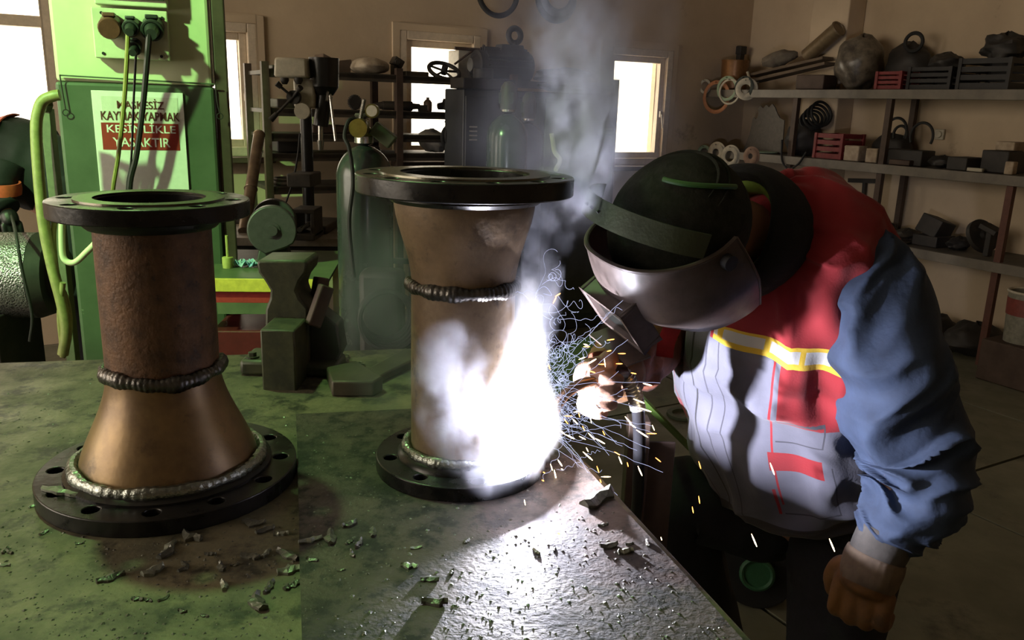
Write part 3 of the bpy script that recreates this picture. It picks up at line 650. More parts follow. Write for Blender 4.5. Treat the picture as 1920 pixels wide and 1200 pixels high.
def vest_mat():
    m = bpy.data.materials.new('vest_cloth'); m.use_nodes = True; b = m.node_tree.nodes['Principled BSDF']; X = NX(m)
    a = X.op('ADD', X.attr('ang'), .38); t = X.attr('hgt'); aa = X.op('ABSOLUTE', a)
    # the reflective band sags a little towards the side
    ts = X.op('ADD', t, X.op('MULTIPLY', X.op('SUBTRACT', aa, .3), .012)); T0 = .50
    grime = X.N.new('ShaderNodeTexNoise'); grime.inputs['Scale'].default_value = 14; grime.inputs['Detail'].default_value = 6; tc = X.N.new('ShaderNodeTexCoord'); X.L.new(tc.outputs['Object'], grime.inputs['Vector'])
    gm = X.op('MULTIPLY', grime.outputs[0], .9)
    grey = X.mix(gm, GREY, tuple(x*.45 for x in GREY)); red = X.mix(gm, RED, tuple(x*.6 for x in RED))
    col = grey
    col = X.mix(X.op('GREATER_THAN', ts, T0), col, red)
    col = X.mix(X.both(X.band(ts, T0-.105, T0), X.band(aa, .72, 2.4)), col, red)                   # red side block under the band
    col = X.mix(X.both(X.band(aa, .655, .675), X.band(t, .15, T0)), col, RED)                     # piping
    col = X.mix(X.both(X.band(X.op('ADD', t, X.op('MULTIPLY', aa, .03)), .275, .325), X.band(aa, .62, 1.15)), col, red)   # pocket flap
    col = X.mix(X.both(X.band(aa, .60, .63), X.band(t, .12, .2)), col, RED)
    seam = tuple(x*.3 for x in GREY)
    for (p0, p1, q0, q1) in ((.70, 1.16, .392, .398), (.70, 1.16, .330, .334), (1.15, 1.165, .330, .398), (.66, 1.25, .120, .124), (1.24, 1.255, .12, .27), (.26, .27, .06, .9)):
        col = X.mix(X.both(X.band(aa, p0, p1), X.band(t, q0, q1)), col, seam)
    col = X.mix(X.both(X.band(ts, T0, T0+.050), X.op('GREATER_THAN', aa, .20)), col, YEL)
    blk = X.op('LESS_THAN', X.op('MODULO', X.op('ADD', aa, .02), .31), .26)
    col = X.mix(X.both(X.both(X.band(ts, T0+.011, T0+.039), X.op('GREATER_THAN', aa, .20)), blk), col, SILV)
    col = X.mix(X.band(aa, -1, .17), col, grey)                                                     # zip placket
    col = X.mix(X.band(aa, .150, .163), col, tuple(x*.35 for x in GREY)); col = X.mix(X.band(aa, -1, .010), col, (.03, .03, .035))
    col = X.mix(X.op('LESS_THAN', t, .06), col, (.045, .04, .042))                                  # dark waistband
    X.L.new(col, b.inputs['Base Color']); b.inputs['Roughness'].default_value = .85; b.inputs['Sheen Weight'].default_value = .2
    cloth_noise(m, b, None); return m
M_navy = plain('navy_cloth', (.038, .060, .115), .85, v=.3, scale=20, bump=.3)
M_trous = plain('black_trouser_cloth', (.014, .014, .017), .9, v=.3)
M_hood = plain('black_fleece', (.012, .013, .014), .95, bump=.5, scale=30)
M_skin = plain('skin', (.42, .22, .16), .55, v=.1)
M_cap = mat('cap_cloth', (.018, .020, .015), (.032, .034, .027), scale=35, rough=.95, bump=.5, bscale=150, spec=.2)
M_leather = mat('glove_leather', (.28, .13, .04), (.13, .065, .03), scale=12, rough=.7, bump=.5, bscale=60, spots=(.06, .045, .035), sscale=9, ssize=(.52, .66))
M_knit = mat('cuff_knit', (.10, .09, .08), (.06, .055, .05), scale=20, rough=.9, bump=.4)
M_mask = mat('mask_shell', (.10, .075, .065), (.06, .045, .04), scale=25, rough=.45, bump=.12, bscale=70, spots=(.014, .012, .012), sscale=11, ssize=(.62, .67))
M_lime = plain('lime_cloth', (.22, .36, .06), .8)
wf = Vector((-.72, -.69, 0)).normalized(); wl = Vector((.69, -.72, 0)).normalized()
J = dict(pelvis=at(1510, 975, 1.74), chest=at(1462, 600, 1.62), neck=at(1410, 430, 1.52), head=at(1268, 440, 1.41),
         lsh=at(1600, 510, 1.47), lel=at(1712, 810, 1.40), lwr=at(1640, 1040, 1.34),
         rsh=at(1345, 520, 1.78), rel=at(1215, 650, 1.66), rwr=at(1128, 706, 1.44),
         lk=at(1560, 1235, 1.56), rk=at(1275, 945, 1.80))
J['lhip'] = J['pelvis']+wl*.10; J['rhip'] = J['pelvis']-wl*.10
J['lft'] = Vector((J['lk'].x+.16, J['lk'].y+.10, .06)); J['rft'] = Vector((J['rk'].x+.15, J['rk'].y+.14, .06))
def skin_body(name, verts, edges, radii, root, sub=2):
    me = bpy.data.meshes.new(name); me.from_pydata([tuple(v) for v in verts], edges, []); o = bpy.data.objects.new(name, me); COL.objects.link(o)
    md = o.modifiers.new('skin', 'SKIN'); md.use_smooth_shade = True
    for i, r in enumerate(radii):
        me.skin_vertices[0].data[i].radius = (r, r) if not hasattr(r, '__len__') else r
    me.skin_vertices[0].data[root].use_root = True
    s = o.modifiers.new('sub', 'SUBSURF'); s.levels = sub; s.render_levels = sub
    bpy.context.view_layer.update()
    m2 = bpy.data.meshes.new_from_object(o.evaluated_get(bpy.context.evaluated_depsgraph_get())); bpy.data.objects.remove(o); bpy.data.meshes.remove(me)
    m2.name = name; m2.polygons.foreach_set('use_smooth', [True]*len(m2.polygons)); return m2
HF = Vector((-.72, -.25, -.65)).normalized(); HU = Vector((-.45, -.45, .77)); HU = (HU-HF*HU.dot(HF)).normalized(); HL = HU.cross(HF)
H0 = J['head']
hp = lambda f, u, l: H0+HF*f+HU*u+HL*l
vs = [J['pelvis'], J['chest'], J['neck'], hp(-.02, -.02, 0), hp(.0, .06, 0), J['lhip'], J['lk'], J['lft'], J['rhip'], J['rk'], J['rft'], J['lsh'], J['lel'], J['lwr'], J['rsh'], J['rel'], J['rwr'],
      J['lft']+wf*.16-Vector((0, 0, .02)), J['rft']+wf*.16-Vector((0, 0, .02)), hp(.07, -.07, 0)]
es = [(0, 1), (1, 2), (2, 3), (3, 4), (0, 5), (5, 6), (6, 7), (0, 8), (8, 9), (9, 10), (1, 11), (11, 12), (12, 13), (1, 14), (14, 15), (15, 16), (7, 17), (10, 18), (3, 19)]
rr = [.12, .13, .06, .085, .075, .08, .055, .035, .08, .055, .035, .055, .042, .028, .055, .042, .028, .03, .03, .05]
me = skin_body('person', vs, es, rr, 0); me.materials.append(M_skin)
base = Vector(((J['lft'].x+J['rft'].x)/2, (J['lft'].y+J['rft'].y)/2, 0)); me.transform(Matrix.Translation(-base))
person = bpy.data.objects.new('person', me); COL.objects.link(person); person.location = base
tag(person, 'welder in red and grey vest bending over the spool in a welding mask', 'person')
# --- trousers and boots
def fold(seed, fa, ft, amp, ridge=True, warp=2.0):
    def d(a, t):
        x = np.array([(a/PI+1)*fa]); y = np.array([t*ft])
        w = vnoise(seed+9, x*.5+3, y*.4)*warp
        v = float(vnoise(seed, x+w, y)[0]) if not ridge else 1-abs(2*float(vnoise(seed, x*1.0+w*.6, y+w)[0])-1)
        s = .5-.5*math.cos(a+PI)                     # fade at the seam of the noise
        return amp*(v-.5)*min(1, (PI-abs(a))*2.5)
    return d
for nm, hip, kn, ft_, sd in (('l', 'lhip', 'lk', 'lft', 1), ('r', 'rhip', 'rk', 'rft', 2)):
    h, k_, f_ = J[hip], J[kn], J[ft_]
    loft('trouser_leg', [(h+Vector((0, 0, .08)), .135, .13), (h, .13, .13), (h.lerp(k_, .5), .108, .108), (k_, .092, .092), (k_.lerp(f_, .5), .082, .082), (f_+Vector((0, 0, .05)), .075, .078)], wl, M_trous, person, n=32, m=46, disp=fold(20+sd, 4, 10, .012))
    b = MB(); b.ball(f_+wf*.07+Vector((0, 0, -.005)), (.05, .13, .055), rot=(0, 0, math.atan2(wf.y, wf.x)-PI/2)); b.build('boot', M_black, person)
# --- vest
vk = [(at(1500, 902, 1.73), .19, .155), (at(1492, 866, 1.72), .203, .165), (at(1474, 800, 1.70), .207, .165), (at(1462, 725, 1.67), .212, .165), (at(1462, 640, 1.63), .222, .162), (at(1474, 550, 1.60), .218, .155), (at(1476, 480, 1.57), .192, .14), (at(1462, 430, 1.55), .165, .12), (at(1435, 400, 1.53), .10, .09), (at(1420, 385, 1.52), .07, .07)]
fd1 = fold(31, 11, 5, .030, warp=1.2); fd2 = fold(37, 5, 9, .030)
def vd(a, t): return fd1(a, t)*(1 if t > .4 else .5)+fd2(a, t)*(1 if t < .45 else .3)
vest = loft('vest', vk, wl, vest_mat(), person, n=128, m=120, disp=vd, power=2.3)
# --- near arm: loose sleeve, knit cuff, leather glove
def sleeve_disp(seed, amp):
    def d(a, t):
        x = np.array([(a/PI+1)*3.0]); y = np.array([t*17+math.sin(a*1.0)*1.1]); w = vnoise(seed+5, x+1, y*.3)*2.2
        v = 1-abs(2*float(vnoise(seed, x*.8, y+w)[0])-1); v = v**2
        return amp*(v-.35)*min(1, (PI-abs(a))*2.0)*(.35+.65*min(1, t*2.2))*(1 if t < .72 else max(.3, 1-(t-.72)*2.6))
    return d
SK = [(at(1560, 465, 1.52), .050, .050), (at(1605, 490, 1.49), .078, .078), (at(1640, 560, 1.46), .094, .094), (at(1660, 660, 1.43), .098, .096), (at(1690, 760, 1.41), .096, .095), (at(1722, 850, 1.395), .088, .09), (at(1712, 930, 1.375), .076, .078), (at(1672, 990, 1.355), .060, .060), (at(1652, 1022, 1.345), .046, .046)]
armlat = Vector((.35, .93, .1))
sle = loft('sleeve', SK, armlat, M_navy, person, n=72, m=150, disp=sleeve_disp(51, .034))
m_ = SK[7][0]
loft('knit_cuff', [(at(1664, 1000, 1.35), .050, .050), (at(1650, 1028, 1.344), .050, .049), (at(1640, 1050, 1.338), .047, .047)], armlat, M_knit, person, n=60, m=10, disp=lambda a, t: .0022*math.sin(a*30))
# glove: palm and five curled fingers in one mesh
def glove(name, wrist, knuck, across, curl_dir, mt, parent, scale=1.0, curls=(1.0, 1.05, 1.1, 1.15), thumb_side=1, spread=.021):
    """wrist->knuckles line, across = towards the thumb side, curl_dir = palm side the fingers bend to"""
    ax = (knuck-wrist).normalized(); ac = (across-ax*across.dot(ax)).normalized(); cu = (curl_dir-ax*curl_dir.dot(ax)); cu = (cu-ac*cu.dot(ac)).normalized()
    V_ = [wrist, wrist.lerp(knuck, .5), knuck-ax*.008]; E_ = [(0, 1), (1, 2)]; R_ = [(.036*scale, .03*scale), (.040*scale, .028*scale), (.034*scale, .024*scale)]
    lens = (.043, .048, .045, .036)
    parts = [skin_body(name, V_, E_, [.036*scale, .041*scale, .034*scale], 0)]
    for i in range(4):
        root = knuck + ac*((1.5-i)*spread*scale) - ax*.012*scale; c = curls[i]; p = root; vs = [root-ax*.02*scale]; vs.append(p); ang = .35*c
        for sgl in range(3):
            d = ax*math.cos(ang)+cu*math.sin(ang); p = p+d*lens[i]*scale*(1, .72, .6)[sgl]; vs.append(p); ang += .95*c
        parts.append(skin_body(name, vs, [(k, k+1) for k in range(4)], [.012*scale, .0125*scale, .012*scale, .0112*scale, .0095*scale], 0))
    tb = wrist.lerp(knuck, .35)+ac*.03*scale; vs = [tb-ac*.015*scale, tb+ac*.012*scale+cu*.01*scale, tb+ac*.022*scale+cu*.026*scale+ax*.028*scale, tb+ac*.012*scale+cu*.038*scale+ax*.055*scale]
    parts.append(skin_body(name, vs, [(0, 1), (1, 2), (2, 3)], [.016*scale, .0155*scale, .0135*scale, .0105*scale], 0))
    bm = bmesh.new()
    for p in parts: bm.from_mesh(p); bpy.data.meshes.remove(p)
    bmesh.ops.recalc_face_normals(bm, faces=bm.faces)
    me = bpy.data.meshes.new(name); bm.to_mesh(me); bm.free()
    o = bpy.data.objects.new(name, me); COL.objects.link(o)
    md = o.modifiers.new('join', 'REMESH'); md.mode = 'VOXEL'; md.voxel_size = .0035*scale; md.use_smooth_shade = True
    sm = o.modifiers.new('s', 'SMOOTH'); sm.iterations = 3; sm.factor = .5
    bpy.context.view_layer.update(); m2 = bpy.data.meshes.new_from_object(o.evaluated_get(bpy.context.evaluated_depsgraph_get())); bpy.data.objects.remove(o); bpy.data.meshes.remove(me)
    m2.name = name; m2.transform(parent_world(parent).inverted()); m2.materials.append(mt); m2.polygons.foreach_set('use_smooth', [True]*len(m2.polygons))
    o = bpy.data.objects.new(name, m2); COL.objects.link(o); o.parent = parent; return o
gw, gk = at(1640, 1050, 1.338), at(1612, 1128, 1.318)
gl = glove('glove', gw, gk, Vector((-.8, .6, -.1)), Vector((.55, .75, .15)), M_leather, person, scale=1.3, curls=(1.15, 1.2, 1.2, 1.25))
loft('glove_cuff', [(at(1644, 1040, 1.34), .053, .050), (at(1638, 1056, 1.337), .056, .052), (at(1630, 1078, 1.332), .058, .050), (at(1624, 1096, 1.327), .054, .046)], armlat, mat('glove_knit', (.22, .16, .11), (.13, .095, .07), scale=20, rough=.9, bump=.4), gl, n=60, m=14, disp=lambda a, t: .0016*math.sin(a*34), cap1=False)
# --- far arm reaching to the torch
RS = [(J['rsh']+Vector((.05, .0, .02)), .06, .06), (J['rsh'], .088, .085), (J['rsh'].lerp(J['rel'], .5), .078, .076), (J['rel'], .070, .070), (J['rel'].lerp(J['rwr'], .5), .060, .060), (J['rel'].lerp(J['rwr'], .86), .050, .050)]
loft('sleeve', RS, Vector((0, .3, 1)), plain('rust_leather', (.20, .06, .03), .8, v=.4), person, n=48, m=70, disp=sleeve_disp(77, .02))
torch_dir = (at(1010, 800, 1.29)-J['rwr']).normalized()
rk_ = at(1098, 718, 1.385)
gr = glove('glove', J['rwr'], rk_, Vector((-.1, -.5, .85)), Vector((.1, -.9, -.45)), plain('pale_glove_leather', (.26, .14, .09), .75, v=.3), person, scale=1.12, curls=(1.25, 1.3, 1.3, 1.3))
loft('glove_cuff', [(J['rwr']+(J['rwr']-rk_)*.9, .062, .062), (J['rwr'], .047, .045)], Vector((0, .3, 1)), M_leather, gr, n=40, m=8, cap1=False)
# --- hood collar
na = (J['head']-J['neck']); na = (na+Vector((0, 0, .06))).normalized()
hc = at(1392, 436, 1.50)
hb = MB(); q = na.to_track_quat('Z', 'Y').to_matrix()
hb.ring(hc, .104, .022, 40, 14, axis=na, flat=.05, rfun=lambda a: 1+.12*math.sin(3*a+1)); hd_ = hb.build('hood_collar', M_hood, person)
lb = MB(); lb.ring(hc-na*.004, .088, .012, 40, 12, axis=na, flat=.034); lb.build('collar_lining', M_lime, hd_)
# --- cap
cb = MB(); cq = Matrix((HL, HF, HU)).transposed()
vsb = MB(); vsb.ball((0, 0, 0), (.112, .128, .118), 40, 24, wob=.006)
keep = [cq @ Vector(v)+H0+HU*.012-HF*.012 for v in vsb.v]; cb.add(keep, vsb.f); cap = cb.build('skull_cap', M_cap, person)
def capp(az, el, k=1.01):
    v = Vector((.112*math.cos(el)*math.cos(az), .128*math.cos(el)*math.sin(az), .118*math.sin(el)))*k; return cq @ v + H0+HU*.012-HF*.012
for k in range(2):
    m = MB(); m.tube([capp(az, .55+.18*k+.05*math.sin(az*2), 1.0) for az in np.linspace(-PI*.98, -PI*.1, 22)], [.0035*math.sin(PI*(i+.5)/22)+.001 for i in range(22)], 8); m.build('cap_fold', M_cap, cap)
# --- mask
def mask_pt(phi, s, out=0.0):
    """phi sideways angle, s 0 (upper rim) .. 1 (chin)"""
    cphi = math.cos(phi); w = max(0, cphi)
    utop = .025+.055*w**1.5; ubot = -.125-.02*(1-w)+.0*w
    u = utop+(ubot-utop)*s
    rf = .150+.018*math.sin(PI*min(1, s*1.05))-.045*max(0, s-.55)**1.3*2.2; rl = .128+.006*math.sin(PI*s)-.03*max(0, s-.6)
    k = 2.35; n_ = (abs(cphi)**k+abs(math.sin(phi))**k)**(-1/k)
    f = (rf+out)*cphi*n_; l = (rl+out)*math.sin(phi)*n_
    return hp(f-.012, u, l)
def shell(name, fn, ph0, ph1, n, m, th, mt, parent, bevel=0):
    mb = MB(); g = lambda o: [fn(ph0+(ph1-ph0)*i/(n-1), j/(m-1), o) for i in range(n) for j in range(m)]
    a, b = g(0), g(-th); N_ = n*m; f = []
    for i in range(n-1):
        for j in range(m-1):
            p = i*m+j; f += [(p, p+1, p+m+1, p+m), (N_+p, N_+p+m, N_+p+m+1, N_+p+1)]
    for i in range(n-1): f += [(i*m, (i+1)*m, N_+(i+1)*m, N_+i*m), (i*m+m-1, N_+i*m+m-1, N_+(i+1)*m+m-1, (i+1)*m+m-1)]
    for j in range(m-1): f += [(j, N_+j, N_+j+1, j+1), ((n-1)*m+j, (n-1)*m+j+1, N_+(n-1)*m+j+1, N_+(n-1)*m+j)]
    mb.add(a+b, f); return mb.build(name, mt, parent, smooth=60)
mk = shell('welding_mask', mask_pt, -1.72, 1.72, 60, 22, .004, M_mask, person)
# rolled rim
m = MB(); m.tube([mask_pt(p, 0, -.002) for p in np.linspace(-1.72, 1.72, 60)], .0042, 8); m.tube([mask_pt(1.72, s, -.002) for s in np.linspace(0, 1, 16)], .0035, 8); m.build('mask_rim', M_mask, mk)
# lens box
def mframe(): 
    c = mask_pt(0, .60); return c
lc = mask_pt(0, .62)+HF*.006; Rm = Matrix((HL, HF, HU)).transposed()
lx = MB()
for (dx, dz, sx, sz) in ((-.058, 0, .008, .102), (.058, 0, .008, .102), (0, .047, .124, .008), (0, -.047, .124, .008)):
    lx.box(lc+HL*dx+HU*dz, (sx, .042, sz), Rm)
lx.build('lens_frame', M_mask, mk, bevel=.002)
lg = MB(); lg.box(lc+HF*.008, (.11, .004, .09), Rm); lg.build('dark_lens', plain('lens_glass', (.008, .01, .009), .08, bump=0), mk)
ld_ = MB(); ld_.box(lc+HF*.034-HU*.058, (.12, .05, .003), Rm @ Euler((.5, 0, 0)).to_matrix()); ld_.build('lens_clip', M_mask, mk)
for sx in (-1, 1):
    m = MB(); p = mask_pt(sx*1.5, .12, .002); m.cyl(p-HL*sx*.004, p+HL*sx*.010, .013, n=16); m.build('pivot_knob', M_black, mk)
# headgear band and strap
def ribbon(pts, wdir, w, th, n=30):
    P = path(pts, n); mb = MB(); vs = []
    for i, p in enumerate(P):
        t = (P[min(i+1, n-1)]-P[max(i-1, 0)]).normalized(); wd = wdir(i/(n-1)) if callable(wdir) else wdir; wd = (wd-t*wd.dot(t)).normalized(); nn = t.cross(wd)
        vs += [p+wd*w/2+nn*th/2, p-wd*w/2+nn*th/2, p-wd*w/2-nn*th/2, p+wd*w/2-nn*th/2]
    f = [(i*4+k, i*4+(k+1) % 4, (i+1)*4+(k+1) % 4, (i+1)*4+k) for i in range(n-1) for k in range(4)]+[(3, 2, 1, 0), (4*n-4, 4*n-3, 4*n-2, 4*n-1)]
    return mb.add(vs, f)
M_band = plain('headgear_plastic', (.06, .075, .04), .5, v=.15)
bandp = [hp(.092*math.cos(a)+.005, .040+.112*math.cos(a), .126*math.sin(a)) for a in np.linspace(-1.2, 1.45, 12)]
hb_ = ribbon(bandp, HU*.62-HF*.78, .040, .003, 40).build('headband', M_band, mk)
for a in (-.28, -.12, .04):
    p = hp(.0945*math.cos(a)+.005, .040+.1145*math.cos(a), .128*math.sin(a)); m = MB(); m.cyl(p-HF*.002, p+HF*.002, .003, n=8); m.build('band_hole', M_black, hb_)
m = MB(); m.tube([capp(az, el, 1.035) for az, el in zip(np.linspace(-.05, -.75, 22), np.linspace(1.35, .42, 22))], .0045, 8); m.build('headgear_strap', plain('green_strap', (.06, .17, .05), .4), mk)
# --- loose red scarf end and pocket pieces on the vest
sc_ = [at(1235, 612, 1.50), at(1243, 640, 1.50), at(1250, 668, 1.51)]
ribbon([at(1262, 612, 1.49), at(1250, 640, 1.49), at(1246, 668, 1.50)], Vector((1, -.2, 0)), .032, .006).build('loose_collar_tip', plain('red_cloth', RED, .85), person)
# ------------------------------------------------------------------ torch, hose and nearby stands
M_tblk = plain('torch_black', (.012, .012, .014), .35)
tip = ARC+Vector((.030, -.012, .018)); t0 = at(1125, 712, 1.345)
tt = thing('welding_torch', 'black welding torch held in the gloved hand', 'torch', (t0.x, t0.y, t0.z))
neck = path([t0, at(1085, 722, 1.325), at(1050, 752, 1.305), tip], 24)
m = MB(); m.tube(neck, [.009]*18+[.0085]*6, 12); m.build('swan_neck', plain('torch_copper', (.30, .18, .10), .3, .9), tt)
m = MB(); m.tube([neck[-6], neck[-1]], [.012, .009], 14); m.build('gas_nozzle', plain('nozzle_copper', (.40, .25, .15), .3, .9), tt)
m = MB(); m.tube(path([t0, at(1145, 702, 1.36), at(1165, 700, 1.38)], 12), [.015]*6+[.017]*6, 14); m.build('handle', M_tblk, tt)
sp_ = path([at(1165, 700, 1.38), at(1178, 712, 1.38), at(1190, 740, 1.385), at(1196, 765, 1.39)], 30)
m = MB(); m.tube(sp_, [.0125+.0022*(i % 2) for i in range(30)], 14); m.build('cable_spring', plain('spring_steel', (.55, .54, .52), .3, .9), tt)
m = MB(); m.tube(path([at(1196, 765, 1.39), at(1199, 830, 1.42), at(1196, 930, 1.48), at(1190, 1060, 1.55), at(1240, 1230, 1.7)], 40), .0115, 12); m.build('torch_cable', M_tblk, tt)
# upright stand behind the bench edge with a green flat bar leaning on it
pY = 1.62
p = at(1195, 820, pY); m = MB(); m.box((p.x, pY, .42), (.045, .045, .84)); m.box((p.x, pY, .006), (.18, .18, .012)); m.box((p.x+.055, pY+.02, .42), (.06, .008, .72))
single(m, 'steel_stand', M_brown, 'narrow brown steel stand beside the bench edge under the torch', 'stand', bevel=.002)
a, b_ = at(1193, 738, pY+.08), at(1272, 818, pY+.34); d = (b_-a); k = (.02-a.z)/d.z
m = MB(); m.bar(a, a+d*k, .022, .006); single(m, 'flat_bar', plain('lime_bar_paint', (.20, .36, .07), .5), 'lime green flat bar leaning beside the brown stand', 'bar')
p = atz(1282, 778, .004); m = MB(); m.lathe([(.055, 0), (.085, 0), (.083, .014), (.058, .014)], (p.x, p.y, .001), 32, closed=True); single(m, 'ring_gasket', plain('gasket_green', (.10, .13, .08), .6), 'flat green ring lying on the floor behind the welder', 'ring')

# dark drum with a green hub standing behind the welder's legs
p = atz(1412, 1135, 0.0); dr_ = thing('cable_drum', 'dark cable drum with green hub on the floor behind the legs', 'drum', (p.x, p.y, 0)); ax_ = Vector((-.25, -.95, .15)).normalized(); c_ = Vector((p.x, p.y, .115))
m = MB(); m.cyl(c_, c_-ax_*.02, .115, n=32); m.cyl(c_-ax_*.12, c_-ax_*.14, .115, n=32); m.build('drum_flange', M_black, dr_, bevel=.003)
m = MB(); m.cyl(c_-ax_*.02, c_-ax_*.12, .08, n=28); m.build('wound_cable', M_tblk, dr_)
m = MB(); m.cyl(c_+ax_*.022, c_, .045, n=20); m.ring(c_+ax_*.02, .045, .008, 24, 8, axis=ax_); m.build('hub', plain('hub_green', (.03, .11, .05), .4), dr_)
# ================================================================== back of the workshop
M_dark = mat('grimy_black', (.018, .017, .016), (.035, .03, .027), scale=12, rough=.6, bump=.3)
M_grim = mat('grimy_iron', (.04, .036, .03), (.075, .06, .045), scale=10, rough=.6, metal=.3, bump=.3)
M_wood = mat('old_wood', (.16, .115, .075), (.10, .07, .045), scale=6, rough=.8, bump=.3, stretch=(1, 1, 6))
M_cream = plain('cream_enamel', (.52, .48, .38), .4, v=.2)
M_rubber = plain('black_rubber', (.012, .012, .012), .7)
M_chrome = plain('worn_chrome', (.5, .49, .46), .25, .9, v=.3)
M_crate_r = plain('red_crate_plastic', (.20, .02, .022), .5); M_crate_b = plain('black_crate_plastic', (.018, .018, .02), .5)
M_green_b = mat('bench_green_paint', (.10, .13, .06), (.06, .08, .04), scale=6, rough=.55, bump=.25)
X3, Y3, Z3 = Vector((1, 0, 0)), Vector((0, 1, 0)), Vector((0, 0, 1))
def pb(px, py, off=0.0): return onpl(px, py, K+V*off, NBACK)
def ps(px, py, off=0.0): return onpl(px, py, K-U*off, U)
# ------------------------------------------------------------------ tool cart with yellow edge
ZB = .80
a, b = atz(322, 520, ZB), atz(617, 523, ZB); cx = (b-a).normalized(); cy = Vector((-cx.y, cx.x, 0)); cang = math.atan2(cx.y, cx.x); CW = (b-a).length
QC = Matrix.Rotation(cang, 3, 'Z'); cdp = .62
cart = thing('tool_bench', 'green topped tool bench with yellow edge and red drawer box', 'bench', ((a+b)/2+cy*cdp/2)-Z3*ZB, cang)
bx = lambda mb, x, y, z, sx, sy, sz: mb.box((x, y, z), (sx, sy, sz))
m = MB(); bx(m, 0, 0, ZB-.006, CW, cdp, .012); m.build('bench_top', M_green_b, cart, world=False, smooth=False)
m = MB(); bx(m, 0, -cdp/2-.006, ZB-.026, CW, .012, .05); m.build('yellow_edge', plain('yellow_paint', (.62, .52, .07), .5), cart, world=False, smooth=False, bevel=.002)
m = MB(); bx(m, 0, -cdp/2+.02, ZB-.076, CW-.02, .02, .045); m.build('red_rail', plain('red_paint', (.34, .03, .025), .5), cart, world=False, smooth=False)
m = MB(); bx(m, CW*.12, -cdp/2+.03, ZB-.12, CW*.7, .04, .045); m.build('lower_rail', M_green_b, cart, world=False, smooth=False)
for sx in (-1, 1):
    for sy in (-1, 1): m = MB(); bx(m, sx*(CW/2-.03), sy*(cdp/2-.03), (ZB-.012)/2, .045, .045, ZB-.012); m.build('leg', plain('yellow_leg', (.42, .40, .07), .5), cart, world=False, smooth=False)
m = MB(); bx(m, -CW*.02, 0, .40, CW*.55, cdp-.1, .36); dr = m.build('drawer_box', plain('maroon_paint', (.10, .012, .014), .4), cart, world=False, bevel=.006, smooth=False)
m = MB(); bx(m, -CW*.02, -cdp/2+.04, .45, .14, .02, .02); m.build('drawer_handle', M_dark, dr, world=False)
def onbench(px, py, z=ZB): return atz(px, py, z)
# bench grinder
gp = onbench(515, 500); s = pixscale(gp)
gr_ = thing('bench_grinder', 'grey blue bench grinder with round wheel guard on the tool bench', 'grinder', gp)
gc = at(510, 432, gp.y); R_ = 45*s; gx = Vector((.25, -.97, 0)).normalized()
M_gblue = plain('grinder_blue_grey', (.060, .050, .058), .45)
def wheelguard(c, r, nm):
    m = MB(); q = gx.to_track_quat('Z', 'Y').to_matrix(); pr_ = [(math.cos(t)*r, math.sin(t)*r) for t in np.linspace(-.6, 4.25, 34)]+[(-.30*r, -1.0*r), (.55*r, -.72*r)]
    e1 = gx.cross(Z3).normalized()*-1; m.prism(pr_, c, e1, Z3, -gx, .055); o = m.build(nm, M_gblue, gr_, bevel=.006)
    m = MB(); m.cyl(c+gx*.003, c-gx*.001, r*.33, n=24); m.cyl(c+gx*.014, c, r*.22, n=20); m.build('guard_boss', M_gblue, o); return o
wheelguard(gc, R_, 'wheel_guard'); o2 = gc-gx*.27; wheelguard(o2, R_*.95, 'wheel_guard')
m = MB(); m.cyl(gc-gx*.055, o2, R_*.72, n=28); m.build('motor_body', M_gblue, gr_)
for c_ in (gc-gx*.028, o2-gx*.028):
    m = MB(); e1 = gx.cross(Z3).normalized()*-1; c2_ = c_+e1*.012; m.cyl(c2_+gx*.015, c2_-gx*.015, R_*.86, n=32); m.build('grinding_wheel', plain('grit_grey', (.12, .11, .10), .95), gr_)
m = MB(); cc = gc-gx*.16; m.box((cc.x, cc.y, (ZB+cc.z-R_*.5)/2), (.14, .24, cc.z-R_*.5-ZB), Matrix.Rotation(math.atan2(gx.y, gx.x)-PI/2, 3, 'Z'), taper=.7); m.build('base', M_dark, gr_, bevel=.006)
p = onbench(428, 502); m = MB(); m.lathe([(.02, 0), (.022, .02), (.022, .042), (.019, .044)], p, 18); m.cyl(p+Z3*.04, p+Z3*.13, .006, n=8); single(m, 'brush_pot', plain('pot_yellow', (.42, .42, .12), .5), 'small yellow pot holding a brush on the tool bench', 'pot')
p = onbench(462, 500); rgm = MB(); G = 9; vs = []
for i in range(G):
    for j in range(G): vs.append(p+Vector(((i/8-.5)*.085, (j/8-.5)*.06, .018+.016*math.sin(i*1.7+j)*math.cos(j*1.3)+.008*math.sin(i*3.1))))
fs = [(i*G+j, i*G+j+1, (i+1)*G+j+1, (i+1)*G+j) for i in range(G-1) for j in range(G-1)]; rgm.add(vs, fs)
rg_ = single(rgm, 'crumpled_wipe', mat('wipe_paper', (.45, .6, .62), (.12, .3, .5), scale=30, rough=.8), 'crumpled pale blue wipe on the tool bench', 'wipe'); rg_.modifiers.new('t', 'SOLIDIFY').thickness = .003
